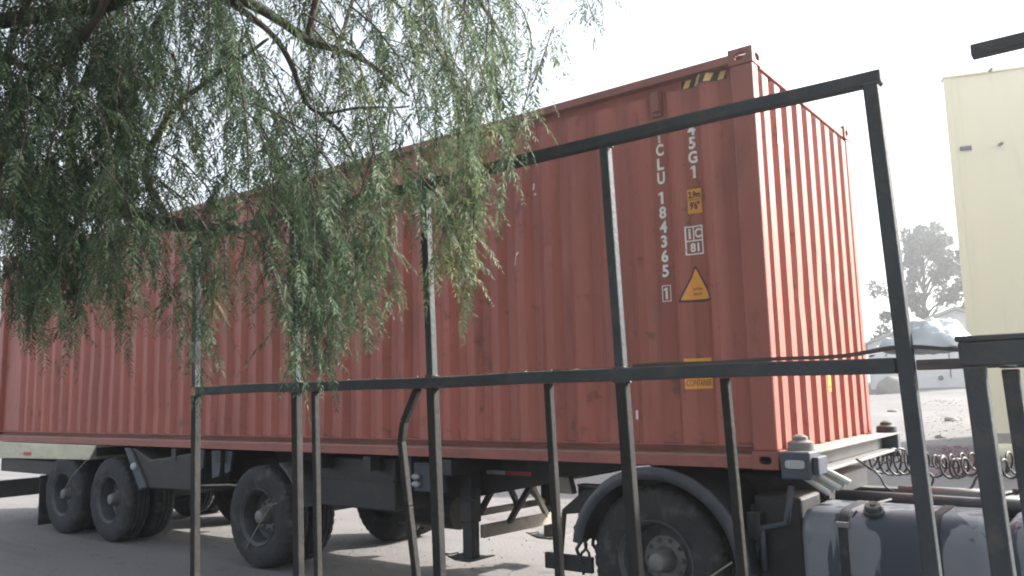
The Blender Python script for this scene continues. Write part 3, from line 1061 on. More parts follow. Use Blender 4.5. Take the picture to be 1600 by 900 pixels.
# mudguards: arched shells with a rolled rim
for y0, y1 in ((-0.03, 0.66), (1.78, 2.47)):
    angs = np.linspace(math.radians(-4), math.radians(172), 30)
    cx0, cz0 = -0.92, 0.535
    rows = []
    for r_, off in ((0.600, 0.004), (0.604, 0.0), (0.640, -0.004), (0.680, 0.0), (0.690, 0.012), (0.690, 0.05), (0.672, 0.07), (0.672, 0.62), (0.690, 0.64), (0.690, 0.69), (0.655, 0.69)):
        rows.append([(cx0 + r_ * math.cos(a), y0 + off, cz0 + r_ * math.sin(a) * 0.965) for a in angs])
    for r_, off in ((0.645, 0.685), (0.645, 0.012), (0.600, 0.010), (0.600, 0.004)):
        rows.append([(cx0 + r_ * math.cos(a), y0 + off, cz0 + r_ * math.sin(a) * 0.965) for a in angs])
    T(MB().grid(rows), 'mudguard', M_FENDER, sharp=50)
# fifth wheel plate and ramps
m = MB()
m.prism([(-1.45, zc(-0.20)), (-0.4, zc(-0.065)), (0.0, zc(-0.065)), (0.0, zc(-0.11)), (-0.4, zc(-0.11)), (-1.43, zc(-0.24))], 0.88, 1.56)
T(m, 'fifth_wheel', M_CHASSIS)
T(MB().box(-0.75, 0.1, 0.70, 1.74, zc(-0.258), zc(-0.112)), 'fifth_wheel_base', M_CHASSIS)
T(MB().box(-0.28, 0.05, 0.25, 0.76, zc(-0.75), zc(-0.20)), 'battery_box', M_CHASSIS, bevel=0.02)
# tail: flap plate, lamp board and dangling hooks
T(MB().prism([(-1.42, zc(-0.20)), (-1.78, zc(-0.27)), (-1.98, zc(-0.42)), (-2.00, zc(-0.47)), (-1.60, zc(-0.42)), (-1.40, zc(-0.36))], 0.42, 0.60), 'tail_plate', M_CHASSIS, bevel=0.008)
T(MB().bar((-1.98, 0.45, zc(-0.43)), (-2.04, 0.45, zc(-0.88)), 0.03, 0.03), 'tail_hanger', M_CHASSIS)
T(MB().box(-2.22, -1.75, 0.48, 0.52, zc(-0.93), zc(-0.80)), 'lamp_board', M_CHASSIS, bevel=0.008)
for k, (xa, za) in enumerate(((-1.88, -0.47), (-1.80, -0.45), (-1.72, -0.45), (-1.84, -0.60))):
    pts_ = [(xa + 0.025 * math.sin(i * 1.4 + k), 0.5 + 0.02 * math.cos(i + k), zc(za - 0.035 * i)) for i in range(11)]
    T(MB().tube(pts_, 0.011 if k % 2 else 0.016, 6), 'hanging_cable', M_HOSE)
T(MB().tube([(-1.30, 0.9, zc(-0.22)), (-1.34, 0.9, zc(-0.10)), (-1.42, 0.9, zc(-0.055)), (-1.5, 0.9, zc(-0.06))], 0.028, 8), 'release_handle', M_STEEL, smooth=True)
# brackets behind the wheel
T(MB().tube([(-0.27, 0.2, zc(-0.62)), (-0.20, 0.16, zc(-0.40)), (-0.03, 0.16, zc(-0.36)), (0.02, 0.16, zc(-0.12))], 0.022, 8), 'step_bracket', M_CHGREY, smooth=True)
T(MB().tube([(-0.20, 0.17, zc(-0.40)), (-0.20, 0.17, zc(-0.68))], 0.022, 8), 'step_bracket', M_CHGREY, smooth=True)
T(MB().box(-0.30, -0.20, 0.14, 0.30, zc(-0.48), zc(-0.30)), 'valve_block', M_CHASSIS, bevel=0.01)
T(MB().box(-0.34, -0.12, 0.32, 0.60, zc(-0.40), zc(-0.27)), 'valve_block', M_CHGREY, bevel=0.02)
T(MB().tube([(-0.62, -0.05, zc(-0.80)), (-0.33, -0.06, zc(-0.60))], 0.006, 6), 'guard_stay', M_BEIGE)


def tank(x0, x1, y0=0.0, y1=0.66, z0=-0.88, z1=-0.235, r=0.15):
    sec = []
    for cy_, cz_, a0 in ((y1 - r, z1 - r, 0), (y0 + r, z1 - r, 90), (y0 + r, z0 + r, 180), (y1 - r, z0 + r, 270)):
        for a in range(0, 91, 15):
            t = math.radians(a0 + a)
            sec.append((cy_ + r * math.cos(t), cz_ + r * math.sin(t)))
    yc, zcn = (y0 + y1) / 2, (z0 + z1) / 2
    st_ = [(x0, 0.86), (x0 + 0.004, 0.90), (x0 + 0.015, 0.945), (x0 + 0.035, 0.98), (x0 + 0.065, 1.0), (x1 - 0.065, 1.0), (x1 - 0.035, 0.98), (x1 - 0.015, 0.945), (x1, 0.88)]
    m = MB()
    n = len(sec)
    vs = [(x, yc + (y - yc) * s, zc(zcn + (z - zcn) * s)) for x, s in st_ for y, z in sec]
    fs = [(i * n + k, i * n + (k + 1) % n, (i + 1) * n + (k + 1) % n, (i + 1) * n + k) for i in range(len(st_) - 1) for k in range(n)]
    fs += [tuple(range(n)), tuple(range((len(st_) - 1) * n, len(st_) * n))]
    m.add(vs, fs)
    o = T(m, 'fuel_tank', M_TANK, sharp=35)

    def strap(xs_):
        mm = MB()
        pa = [(y + (y - yc) * 0.018, z + (z - zcn) * 0.018) for y, z in sec]
        pb = [(y - (y - yc) * 0.01, z - (z - zcn) * 0.01) for y, z in sec]
        v2 = [(x, y, zc(z)) for x in (xs_, xs_ + 0.055) for y, z in pa] + [(x, y, zc(z)) for x in (xs_, xs_ + 0.055) for y, z in pb]
        f2 = []
        for k in range(n):
            j = (k + 1) % n
            f2 += [(k, j, n + j, n + k), (k, 2 * n + k, 2 * n + j, j), (n + k, n + j, 3 * n + j, 3 * n + k)]
        mm.add(v2, f2)
        return mm.build('tank_strap', M_RUBBER, o, sharp=35)
    return o, strap


tk, strap = tank(0.11, 1.16)
strap(0.345)
strap(0.86)
m = MB()
vs = []
c = Vector((0.54, 0.095, zc(-0.245)))
ax = Vector((0, -0.45, 1)).normalized()
u_ = Vector((1, 0, 0))
v_ = ax.cross(u_)
n = 22
rings = ((0.0, 0.062), (0.022, 0.062), (0.024, 0.052), (0.05, 0.050), (0.056, 0.044), (0.056, 0.018), (0.066, 0.016), (0.066, 0.001))
m.add([c + ax * h + (u_ * math.cos(2 * PI * k / n) + v_ * math.sin(2 * PI * k / n)) * r * (0.95 if k % 2 and h > 0.02 else 1) for h, r in rings for k in range(n)],
      [(i * n + k, i * n + (k + 1) % n, (i + 1) * n + (k + 1) % n, (i + 1) * n + k) for i in range(len(rings) - 1) for k in range(n)])
m.build('filler_cap', M_FENDER, tk, sharp=40)
MB().tube([(0.40, 0.03, zc(-0.315)), (0.44, 0.08, zc(-0.24)), (0.50, 0.3, zc(-0.215)), (0.55, 0.5, zc(-0.21))], 0.008, 6).build('tank_hose', M_HOSE, tk)
MB().box(0.335, 0.41, -0.012, 0.05, zc(-0.33), zc(-0.30)).build('strap_buckle', M_STEEL, tk)
tk2, strap2 = tank(1.24, 2.3)
strap2(1.55)
MB().tube([(1.16, 0.1, zc(-0.28)), (1.12, 0.2, zc(-0.215)), (1.2, 0.4, zc(-0.205))], 0.008, 6).build('tank_hose', M_HOSE, tk2)
# deck plates and pipes over the frame
dk = MB()
dk.box(0.78, 1.9, 0.90, 1.56, zc(-0.262), zc(-0.248))
deck = T(dk, 'deck_plate', M_DECK, bevel=0.003)
for k in range(12):
    x = 0.82 + 0.09 * k
    MB().bar((x, 0.92, zc(-0.243)), (x + 0.02, 1.54, zc(-0.243)), 0.022, 0.010).build('deck_rib', M_DECK, deck)
T(MB().tube([(0.15, 0.70, zc(-0.235)), (1.0, 0.70, zc(-0.245)), (2.4, 0.70, zc(-0.25))], 0.05, 10), 'air_pipe', M_FENDER, smooth=True)
T(MB().tube([(0.5, 0.98, zc(-0.215)), (1.1, 0.95, zc(-0.215))], 0.045, 10), 'silencer_pipe', M_STEEL, smooth=True)
T(MB().box(0.95, 1.08, 1.2, 1.32, zc(-0.246), zc(-0.205)), 'deck_clip', M_CHASSIS, bevel=0.006)
T(MB().box(1.14, 1.30, 1.4, 1.48, zc(-0.246), zc(-0.21)), 'deck_clip', M_CHASSIS, bevel=0.006)
T(MB().bar((1.80, 1.3, zc(-0.25)), (1.80, 1.3, zc(0.75)), 0.06, 0.06, (1, 0, 0)), 'hose_mast', M_FENDER)
T(MB().box(1.72, 1.80, 0.95, 1.65, zc(-0.02), zc(0.12)), 'hose_holder', M_FENDER, bevel=0.01)
for k, y in enumerate((1.0, 1.12, 1.24, 1.36)):
    T(MB().tube([(1.72, y, zc(0.05)), (1.62, y, zc(0.04 - 0.03 * k)), (1.55, y - 0.02, zc(-0.1)), (1.60, y + .05, zc(-0.24))], 0.016, 7), 'air_line', M_HOSE, smooth=True)

# the cab itself, just beyond the right edge of the picture
cabp = [(x + 0.5, z) for x, z in [(1.98, 0.95), (3.55, 0.95), (4.05, 0.55), (4.15, 0.55), (4.15, 1.55), (3.98, 2.75), (3.75, 3.25), (2.45, 3.80), (1.98, 3.72)]]
cb2 = T(MB().prism(cabp, -0.02, 2.46), 'cab', M_CAB, bevel=0.05)
for y0, y1 in ((-0.032, -0.018), (2.458, 2.472)):
    dr = MB().prism([(3.25, 1.0), (4.25, 1.0), (4.28, 1.75), (4.12, 2.75), (3.25, 2.75)], y0, y1).build('door', M_CAB, cb2, bevel=0.005)
    MB().prism([(3.35, 1.85), (4.20, 1.85), (4.06, 2.65), (3.35, 2.65)], y0 - 0.004, y1 + 0.004).build('window', M_GLASS, dr)
m = MB()
m.add([(4.135, 0.15, 1.75), (4.135, 2.29, 1.75), (4.000, 2.29, 2.72), (4.000, 0.15, 2.72)], [(0, 1, 2, 3)])
m.v = [(x + 0.512, y, z) for x, y, z in m.v]
m.build('windscreen', M_GLASS, cb2)
T(MB().box(4.52, 4.75, -0.02, 2.46, 0.35, 0.80), 'bumper', M_CHASSIS, bevel=0.04)
for y, flip in ((0.02, 0), (2.42, 1)):
    w_ = dup(tw, truck)
    w_.location = (3.55 - 0.2, y - 1.2, TR)
    w_.rotation_euler = (0, 0.4, PI if flip else 0)
T(MB().box(2.6, 4.5, 0.77, 1.66, zc(-0.52), zc(-0.30)), 'engine_bay', M_CHASSIS)

# white pipes lying on the frame under the bolster
pb = empty('pipe_bundle', 'bundle of short white plastic pipes lying behind the container nose', 'pipes', (0.35, 0.75, zc(-0.2)))
for k in range(5):
    a = at(1252 + 7 * k, 742 - 3.2 * k, 5.45 + 0.03 * (k % 2))
    b = at(1296 + 8 * k, 771 - 4.0 * k, 5.35 + 0.03 * (k % 2))
    off = Vector((0.35, 0.75, zc(-0.2)))
    MB().tube([a - off, b - off], 0.021, 10).build('pipe', M_WPIPE, pb, sharp=50)


# coiled air hoses between trailer nose and tractor
def coil(p, q, sag, turns, r, tube_r, ph):
    p, q = Vector(p), Vector(q)
    pts = []
    N_ = int(turns * 14)
    for i in range(N_ + 1):
        t0_ = i / N_
        t = min(1, max(0, t0_ + 0.022 * math.sin(17 * t0_ + ph) + 0.014 * math.sin(31 * t0_ + 2 * ph)))
        c = p.lerp(q, t) + Vector((0, 0, 0.012 * math.sin(23 * t0_ + ph))) - Vector((0, 0, sag * 4 * t * (1 - t)))
        a = 2 * PI * turns * t0_ + ph
        rr = r * (0.85 + 0.25 * math.sin(7 * t + ph)) * min(1, 8 * t + 0.15, 8 * (1 - t) + 0.15)
        pts.append(c + Vector((rr * 0.5 * math.cos(a), rr * 0.62 * math.cos(a), rr * math.sin(a))))
    return MB().tube(pts, tube_r, 7)


o = coil(at(1328, 706, 7.6), (1.72, 1.12, zc(0.04)), 0.10, 22, 0.105, 0.0095, 0.3).build('air_hose', M_HOSE, smooth=True)
tag(o, 'thick coiled black air hose, the lower looping one from the trailer nose', 'hose', 'coiled hoses behind the container nose')
o = coil(at(1345, 700, 8.0), (1.72, 1.24, zc(0.07)), 0.10, 25, 0.088, 0.008, 1.9).build('air_hose', M_HOSE, smooth=True)
tag(o, 'thin tightly coiled black air hose, the far one against the bright ground', 'hose', 'coiled hoses behind the container nose')


def cable(pts, r=0.008):
    ps = [Vector(p) for p in pts]
    out = []
    for i in range(len(ps) - 1):
        p0, p1, p2, p3 = ps[max(i - 1, 0)], ps[i], ps[i + 1], ps[min(i + 2, len(ps) - 1)]
        for k in range(6):
            t = k / 6
            out.append(0.5 * ((2 * p1) + (-p0 + p2) * t + (2 * p0 - 5 * p1 + 4 * p2 - p3) * t * t + (-p0 + 3 * p1 - 3 * p2 + p3) * t ** 3))
    out.append(ps[-1])
    return MB().tube(out, r, 6)


o = cable([(0.22, 1.0, zc(0.0)), (0.36, 1.0, zc(-0.10)), (0.42, 1.0, zc(-0.20)), (0.58, 1.0, zc(-0.255)), (0.72, 1.0, zc(-0.236))]).build('electric_cable', M_HOSE, smooth=True)
tag(o, 'thin black cable drooping from the coils to the chassis deck', 'cable', 'loose cables behind the container nose')
o = cable([(0.62, 1.1, zc(-0.05)), (0.70, 1.1, zc(-0.12)), (0.66, 1.1, zc(-0.21)), (0.60, 1.1, zc(-0.23)), (0.78, 1.1, zc(-0.22)), (0.92, 1.1, zc(-0.19)), (0.98, 1.1, zc(-0.10)), (1.1, 1.1, zc(-0.03))]).build('electric_cable', M_HOSE, smooth=True)
tag(o, 'black cable that hooks in a loop below the middle of the coils', 'cable', 'loose cables behind the container nose')
o = cable([(1.0, 1.0, zc(-0.26)), (1.12, 1.0, zc(-0.215)), (1.24, 1.0, zc(-0.17)), (1.30, 1.0, zc(-0.10)), (1.36, 1.0, zc(0.0)), (1.6, 1.05, zc(0.05))]).build('electric_cable', M_HOSE, smooth=True)
tag(o, 'black cable rising from the deck plate, at the right end of the chassis', 'cable', 'loose cables behind the container nose')

# ------------------------------------------------------------------ steel fence in front of the truck
FY, FT = -2.9, 0.041                         # front face of the fence line, tube size
fence = empty('steel_fence', 'dark grey square tube steel fence standing in front of the truck', 'fence', (0, FY, 0))


def F(mb, name, mt=M_FENCE, parent=fence):
    return mb.build(name, mt, parent, bevel=0.004)


ZM, ZT = zc(0.592), zc(1.415)
mid0, mid1 = ZM - 0.024, ZM + 0.020
top0, top1 = ZT - 0.018, ZT + 0.022
posts = (-2.07, -1.237, -0.374, 0.500)
LEAN = -0.036                                # the uprights lean a little


def leanbox(x, w2, y0, y1, z0, z1):
    m = MB()
    a, b = x + LEAN * (z0 - 1.8), x + LEAN * (z1 - 1.8)
    return m.prism([(a - w2, z0), (a + w2, z0), (b + w2, z1), (b - w2, z1)], y0, y1)


def wavy(x0, x1, z0, z1):
    m = MB()
    n = 30
    vs = []
    for i in range(n + 1):
        x = x0 + (x1 - x0) * i / n
        dz = 0.0022 * math.sin(x * 3.1) + 0.0014 * math.sin(x * 7.7 + 1)
        dy = 0.002 * math.sin(x * 4.3 + z0)
        vs += [(x, dy, z0 + dz), (x, FT + dy, z0 + dz), (x, FT + dy, z1 + dz), (x, dy, z1 + dz)]
    fs = [(3, 2, 1, 0), (4 * n, 4 * n + 1, 4 * n + 2, 4 * n + 3)]
    for i in range(n):
        a = 4 * i
        fs += [(a + k, a + (k + 1) % 4, a + 4 + (k + 1) % 4, a + 4 + k) for k in range(4)]
    return m.add(vs, fs)


def weld(x, z, hw, parent):
    """A lumpy bead round the foot of a joint."""
    pts = []
    for i in range(17):
        u = 2 * PI * i / 16
        c, s_ = math.cos(u), math.sin(u)
        q = max(abs(c), abs(s_))
        pts.append((x + (hw + 0.001) * c / q, FT / 2 + (FT / 2 - 0.002) * s_ / q, z + random.uniform(-0.002, 0.002)))
    MB().tube(pts, [random.uniform(0.0025, 0.005) for _ in pts], 6, False).build('weld_bead', M_FENCE, parent, smooth=True)


for x in posts:
    weld(x, mid1 + 0.002, FT / 2 - 0.003, fence)
    weld(x + LEAN * (top0 - 1.8), top0 - 0.002, FT / 2 - 0.003, fence)
    weld(x, mid0 - 0.002, FT / 2, fence)
weld(1.392 + LEAN * (top0 - 1.8), top0 - 0.002, FT / 2, fence)
for x in posts:                              # full posts: lower and upper lengths, welded to the rails
    F(leanbox(x, FT / 2, 0.003, FT - 0.003, 0, mid0), 'post', M_FENCESHADE)
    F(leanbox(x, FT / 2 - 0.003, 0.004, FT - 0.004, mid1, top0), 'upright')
F(leanbox(1.392, FT / 2, -0.004, FT - 0.006, 0, top0), 'end_post')
F(wavy(-2.115, 1.392, top0, top1), 'top_rail')
F(wavy(-2.045, 1.366, mid0, mid1), 'mid_rail')
rl = F(MB().box(1.418, 1.608, 0.004, FT - 0.006, mid0 + 0.004, mid1 - 0.012), 'mid_rail', M_BATTEN)
for x in (-1.102, 0.195, 0.866):
    F(leanbox(x, 0.0135, 0.006, 0.034, 0, mid0), 'baluster', M_FENCESHADE)
m = MB()
pts = [(-0.455, 0.022, mid0), (-0.536, 0.022, 1.64), (-0.552, 0.022, 1.56), (-0.515, 0.022, 1.30), (-0.43, 0.022, 0.75), (-0.40, 0.022, 0.0)]
for a, b in zip(pts[:-1], pts[1:]):
    m.bar(a, b, 0.028, 0.028, (0, 1, 0))
F(m, 'bent_baluster', M_FENCESHADE)
# long thin batten sprung along the top of the mid rail
m = MB()
top, bot = [], []
for i in range(26):
    t = i / 25
    x = 0.55 + t * (1.606 - 0.55)
    lift = 0.018 * math.exp(-((x - 1.38) / 0.11) ** 2) + 0.0015 * math.sin(17 * t)
    top.append((x, mid1 + 0.002 + lift + 0.010))
    bot.append((x, mid1 + 0.002 + lift))
poly = top + bot[::-1]
n = len(poly)
vs = [(x, FY + 0.006, z) for x, z in poly] + [(x, FY + 0.043, z) for x, z in poly]
fs = []
N2 = len(top)
for i in range(N2 - 1):
    j = 2 * N2 - 1 - i
    fs += [(i, i + 1, j - 1, j), (i + n, j + n, j - 1 + n, i + 1 + n), (i, i + n, i + 1 + n, i + 1), (j, j - 1, j - 1 + n, j + n)]
fs += [(0, 2 * N2 - 1, 2 * N2 - 1 + n, n), (N2 - 1, N2 - 1 + n, N2 + n, N2)]
o = MB().add(vs, fs).build('batten', M_BATTEN)
tag(o, 'thin dark batten sprung along the top of the fence mid rail', 'batten')
# dry litter on the rail
m = MB()
for i in range(150):
    x = random.uniform(-1.2, 1.35) if i % 2 else random.gauss(0.35, 0.25)
    y = FY + random.uniform(0.006, 0.04)
    a, l_ = random.uniform(0, 6.28), random.uniform(0.004, 0.013)
    z = mid1 + 0.002
    m.add([(x - l_ * math.cos(a), y - 0.3 * l_ * math.sin(a), z), (x, y - 0.003, z + 0.005), (x + l_ * math.cos(a), y + 0.3 * l_ * math.sin(a), z + 0.004), (x, y + 0.003, z)], [(0, 1, 2, 3)])
o = m.build('leaf_litter', M_BLADE, kind='stuff', fix=False)
tag(o, 'dry leaf crumbs lying along the fence mid rail', 'leaf litter')

# next fence bay beyond the gap
bay = empty('fence_bay', 'end of a high dark fence rail entering over the yellow building', 'fence', (1.62, FY, 0))
MB().box(0.0, 1.6, 0.0, FT, top0 + 0.008, top1 + 0.002).build('top_rail', M_FENCE, bay, bevel=0.004)
MB().box(1.55, 1.6, 0.003, FT - 0.003, 0, top0 + 0.002).build('post', M_FENCE, bay, bevel=0.004)

# low cage frame at the right edge, nearer than the fence
CX, CY0, CZT = 1.635, -3.47, 1.838
cage = empty('cage_frame', 'heavy dark steel frame with legs and flat top bar at the right edge', 'frame', (CX, CY0, 0))
cw = FY + 0.024 - CY0                        # from the near leg back to the fence line
MB().box(-0.024, 0.9, -0.024, 0.024, CZT - 0.060, CZT - 0.012).build('front_bar', M_FENCE, cage, bevel=0.004)
MB().box(-0.028, 0.9, -0.028, 0.028, CZT - 0.0115, CZT).build('top_strip', M_FENCE, cage, bevel=0.003)
MB().box(-0.022, 0.022, 0.0245, cw - 0.025, CZT - 0.057, CZT - 0.014).build('side_bar', M_FENCE, cage, bevel=0.004)
MB().box(-0.024, 0.9, cw - 0.024, cw + 0.024, CZT - 0.058, CZT - 0.013).build('rear_bar', M_FENCE, cage, bevel=0.004)
for x in (0.0, 0.87):
    for y in (0.0, cw):
        m = MB()
        w2, zt2 = 0.019, CZT - 0.061
        m.prism([(x - w2 - LEAN * 1.8, 0), (x + w2 - LEAN * 1.8, 0), (x + w2, zt2), (x - w2, zt2)], y - 0.0225, y + 0.0225)
        m.build('leg', M_FENCE, cage, bevel=0.004)

# crumpled white plastic sack lying on the rail
bm = bmesh.new()
bmesh.ops.create_icosphere(bm, subdivisions=5, radius=1)
from mathutils import noise as mn
for v in bm.verts:
    p = v.co.copy()
    top_ = max(p.z, 0)
    hx = 0.135 * (1 + 0.12 * mn.noise(p * 1.3))
    prof_h = 0.054 * math.exp(-((p.x - 0.25) / 0.62) ** 2) + 0.022
    fold = 0.014 * mn.noise(p * 2.6 + Vector((3, 1, 0))) + 0.022 * abs(mn.noise(Vector((p.x * 4.2, p.y * 3, p.z * 2.5)))) - 0.012 * abs(mn.noise(p * 7))
    v.co = Vector((p.x * hx, p.y * (0.07 + 0.01 * mn.noise(p * 2)), (p.z * prof_h if p.z > 0 else p.z * 0.018) + fold * (0.4 + top_)))
me = bpy.data.meshes.new('plastic_sack')
bm.to_mesh(me)
bm.free()
me.materials.append(M_SACK)
me.polygons.foreach_set('use_smooth', [True] * len(me.polygons))
sack = bpy.data.objects.new('plastic_sack', me)
COL.objects.link(sack)
sack.location = (1.435, FY + 0.10, mid1 + 0.024)
tag(sack, 'crumpled white plastic sack lying on the fence rail', 'sack')

# ------------------------------------------------------------------ yellow building behind
bx, by = -0.95, 15.30
bld = empty('yellow_building', 'tall pale yellow plastered building at the right edge', 'building', (bx, by, 0), math.radians(18))
m = MB()
fp = [(0, 0), (14, 0), (14, 9), (3.6, 9)]
m.add([(x, y, z) for z in (-0.2, 8.75) for x, y in fp], [(3, 2, 1, 0), (4, 5, 6, 7), (0, 1, 5, 4), (1, 2, 6, 5), (2, 3, 7, 6), (3, 0, 4, 7)])
m.build('wall', M_PLASTER, bld)
MB().box(-0.02, 14.02, -0.05, 0.25, 8.752, 8.80).build('coping', M_PLASTER, bld, bevel=0.01)
MB().box(0.02, 14.0, -0.012, -0.001, 0.40, 0.62).build('render_band', M_PLBAND, bld)
m = MB()
m.prism_x([(-0.002, 0.40)] + [(-0.10 - 0.07 * math.sin(math.radians(a)), 0.24 + 0.15 * math.cos(math.radians(a))) for a in range(0, 181, 20)] + [(-0.002, 0.09)], -0.03, 14.0)
m.build('plinth', M_PLASTER, bld, smooth=False)
MB().box(-0.02, 0.14, -0.03, -0.013, 0.63, 8.74).build('corner_pilaster', M_PLASTER, bld, bevel=0.01)
MB().box(0.20, 0.43, -0.05, -0.002, 7.00, 7.09).build('vent_slot', M_DARK, bld)
for x, z in ((1.0, 7.05), (0.95, 8.80)):
    MB().tube([(x, 0.05, z), (x, -0.22, z - 0.03)], 0.035, 8).build('drain_spout', M_DARK, bld)

# ------------------------------------------------------------------ white shed, heap and tree in the distance
def gz(x, y):
    return rise(x, y) - 0.02


sp_ = at(1432, 606, 46.0)
dirv = Vector((sp_.x - CAM.x, sp_.y - CAM.y, 0)).normalized()
shed_xy = CAM + dirv * 59
sx_, sy_ = shed_xy.x, shed_xy.y
rzs = math.atan2(-dirv.x, dirv.y)
g0 = rise(sx_, sy_) - 0.1
shed = empty('white_shed', 'low white shed with grey roof edge on the rise behind the container', 'shed', (sx_, sy_, g0), rzs)
MB().prism([(-2.7, -0.5), (8.0, -0.5), (8.0, 3.0), (2.6, 5.0), (-2.7, 3.05)], 0, 6).build('wall', M_WALLW, shed)
m = MB()
m.prism([(-3.1, 2.93), (2.6, 5.03), (8.3, 2.93), (8.3, 3.08), (2.6, 5.22), (-3.1, 3.08)], -0.35, 6.3)
m.build('roof', M_ROOFG, shed)
m = MB()
m.lathe_y([(-0.08, 0.16), (-0.1, 0.14), (-0.1, 0.001)], 1.45, 0.72, 14)
m.build('round_vent', M_DARK, shed)
MB().box(1.98, 2.06, -0.06, -0.005, 0.7, 3.0).build('downpipe', M_DARK, shed)
MB().box(-2.7, 8, -0.05, -0.003, -0.1, 0.10).build('wall_base', M_PLBAND, shed)

bm = bmesh.new()
bmesh.ops.create_icosphere(bm, subdivisions=4, radius=1)
for v in bm.verts:
    p = v.co.copy()
    v.co = Vector((p.x * 0.95, p.y * 0.8, max(p.z, -0.1) * 1.05)) * (1 + 0.12 * mn.noise(p * 1.6))
me = bpy.data.meshes.new('covered_heap')
bm.to_mesh(me)
bm.free()
me.materials.append(M_STONE)
hp = bpy.data.objects.new('covered_heap', me)
COL.objects.link(hp)
hd = (at(1394, 600, 50) - CAM)
hd.z = 0
hd.normalize()
hx_, hy_ = CAM.x + hd.x * 55, CAM.y + hd.y * 55
hp.location = (hx_, hy_, rise(hx_, hy_))
tag(hp, 'rounded grey heap in front of the white shed', 'heap')


def scatter_leaves(cl, n_per, size, seed):
    """Small leaf faces scattered through blobs: list of (centre, radius)."""
    r = np.random.default_rng(seed)
    V, Fc, tone = [], [], []
    for (c, rad) in cl:
        for _ in range(n_per):
            d = r.normal(size=3)
            d /= np.linalg.norm(d)
            p = np.array(c) + d * rad * r.uniform(0.3, 1) ** 0.6
            a = r.normal(size=3)
            a /= np.linalg.norm(a)
            b = np.cross(a, r.normal(size=3))
            b /= np.linalg.norm(b)
            s = size * r.uniform(0.6, 1.3)
            k = len(V)
            V += [p - a * s, p + b * s * 0.45, p + a * s, p - b * s * 0.45]
            Fc.append((k, k + 1, k + 2, k + 3))
            tone.append(r.uniform(0, 1))
    return V, Fc, tone


def leaf_object(name, V, Fc, tone, mt, parent):
    me = bpy.data.meshes.new(name)
    me.from_pydata([tuple(p) for p in V], [], Fc)
    at_ = me.attributes.new('tone', 'FLOAT', 'FACE')
    at_.data.foreach_set('value', np.array(tone, dtype=np.float32))
    me.materials.append(mt)
    o = bpy.data.objects.new(name, me)
    COL.objects.link(o)
    o.parent = parent
    return o


fd = at(1452, 600, 50) - CAM
fd.z = 0
fd.normalize()
ft = CAM + fd * 72
fg = rise(ft.x, ft.y)
ftree = empty('leafy_tree', 'sparse grey green tree standing behind the white shed', 'tree', (ft.x, ft.y, fg))
rt = Vector((fd.y, -fd.x, 0))
m = MB()
m.tube([(0, 0, -0.3), (0.1, 0, 2), (0.0, 0.2, 4.5), (0.3, 0, 8), (0.4, 0, 10.5)], [0.28, 0.24, 0.18, 0.1, 0.04], 8)
m.build('trunk', M_BARK, ftree, smooth=True)
cl = []
r_ = np.random.default_rng(5)
lb_ = MB()
for i in range(78):
    z = r_.uniform(3.0, 12.2)
    half = 4.2 * (1 - ((z - 6.5) / 6.6) ** 2) ** 0.5 + 0.3 if abs(z - 6.5) < 6.6 else 0.6
    u = r_.uniform(-1, 1) * half
    if z > 8: u = abs(u) * 0.9 - 0.6
    d_ = r_.uniform(-1, 1) * half * 0.7
    c = rt * u + fd * d_ + Vector((0, 0, z))
    cl.append((tuple(c), r_.uniform(0.4, 0.95)))
    base_ = Vector((0.1, 0.05, max(2.0, z - 2.2)))
    lb_.tube([base_, base_.lerp(c, 0.55) + Vector((0, 0, 0.3)), c], [0.06, 0.04, 0.015], 5)
lb_.build('limbs', M_BARK, ftree, smooth=True)
V, Fc, tone = scatter_leaves(cl, 150, 0.19, 3)
leaf_object('crown', V, Fc, tone, M_FARLEAF, ftree)

# hazy air, added to veil the view like lens glare
hz_m = bpy.data.materials.new('haze')
hz_m.use_nodes = True
ht = hz_m.node_tree
ht.nodes.clear()
hv = ht.nodes.new('ShaderNodeVolumePrincipled')
hv.inputs['Color'].default_value = (0.93, 0.95, 0.97, 1)
hv.inputs['Density'].default_value = HAZE_D
hv.inputs['Anisotropy'].default_value = HAZE_G
hout = ht.nodes.new('ShaderNodeOutputMaterial')
ht.links.new(hv.outputs[0], hout.inputs['Volume'])
hzo = MB().box(-1000, 1000, -1000, 1200, -1.2, 17).build('haze', hz_m, kind='stuff')
tag(hzo, 'thin haze over the yard, added as a veil of glare')

# loose grit on the yard
m = MB()
for i in range(3800):
    x, y = random.uniform(-14, 1.5), random.uniform(-4.5, 9)
    r = random.uniform(0.005, 0.016) * (1.6 if random.random() < 0.06 else 1)
    a = random.uniform(0, 6.28)
    c, s_ = math.cos(a) * r, math.sin(a) * r
    m.add([(x + c, y + s_, 0.0), (x - s_, y + c, 0.0), (x - c, y - s_, 0.0), (x + s_, y - c, 0.0), (x + c * .2, y, r * 0.8)], [(0, 1, 4), (1, 2, 4), (2, 3, 4), (3, 0, 4)])
o = m.build('gravel', M_GRIT, kind='stuff', fix=False)
tag(o, 'loose grit scattered over the asphalt under the trailer', 'gravel')

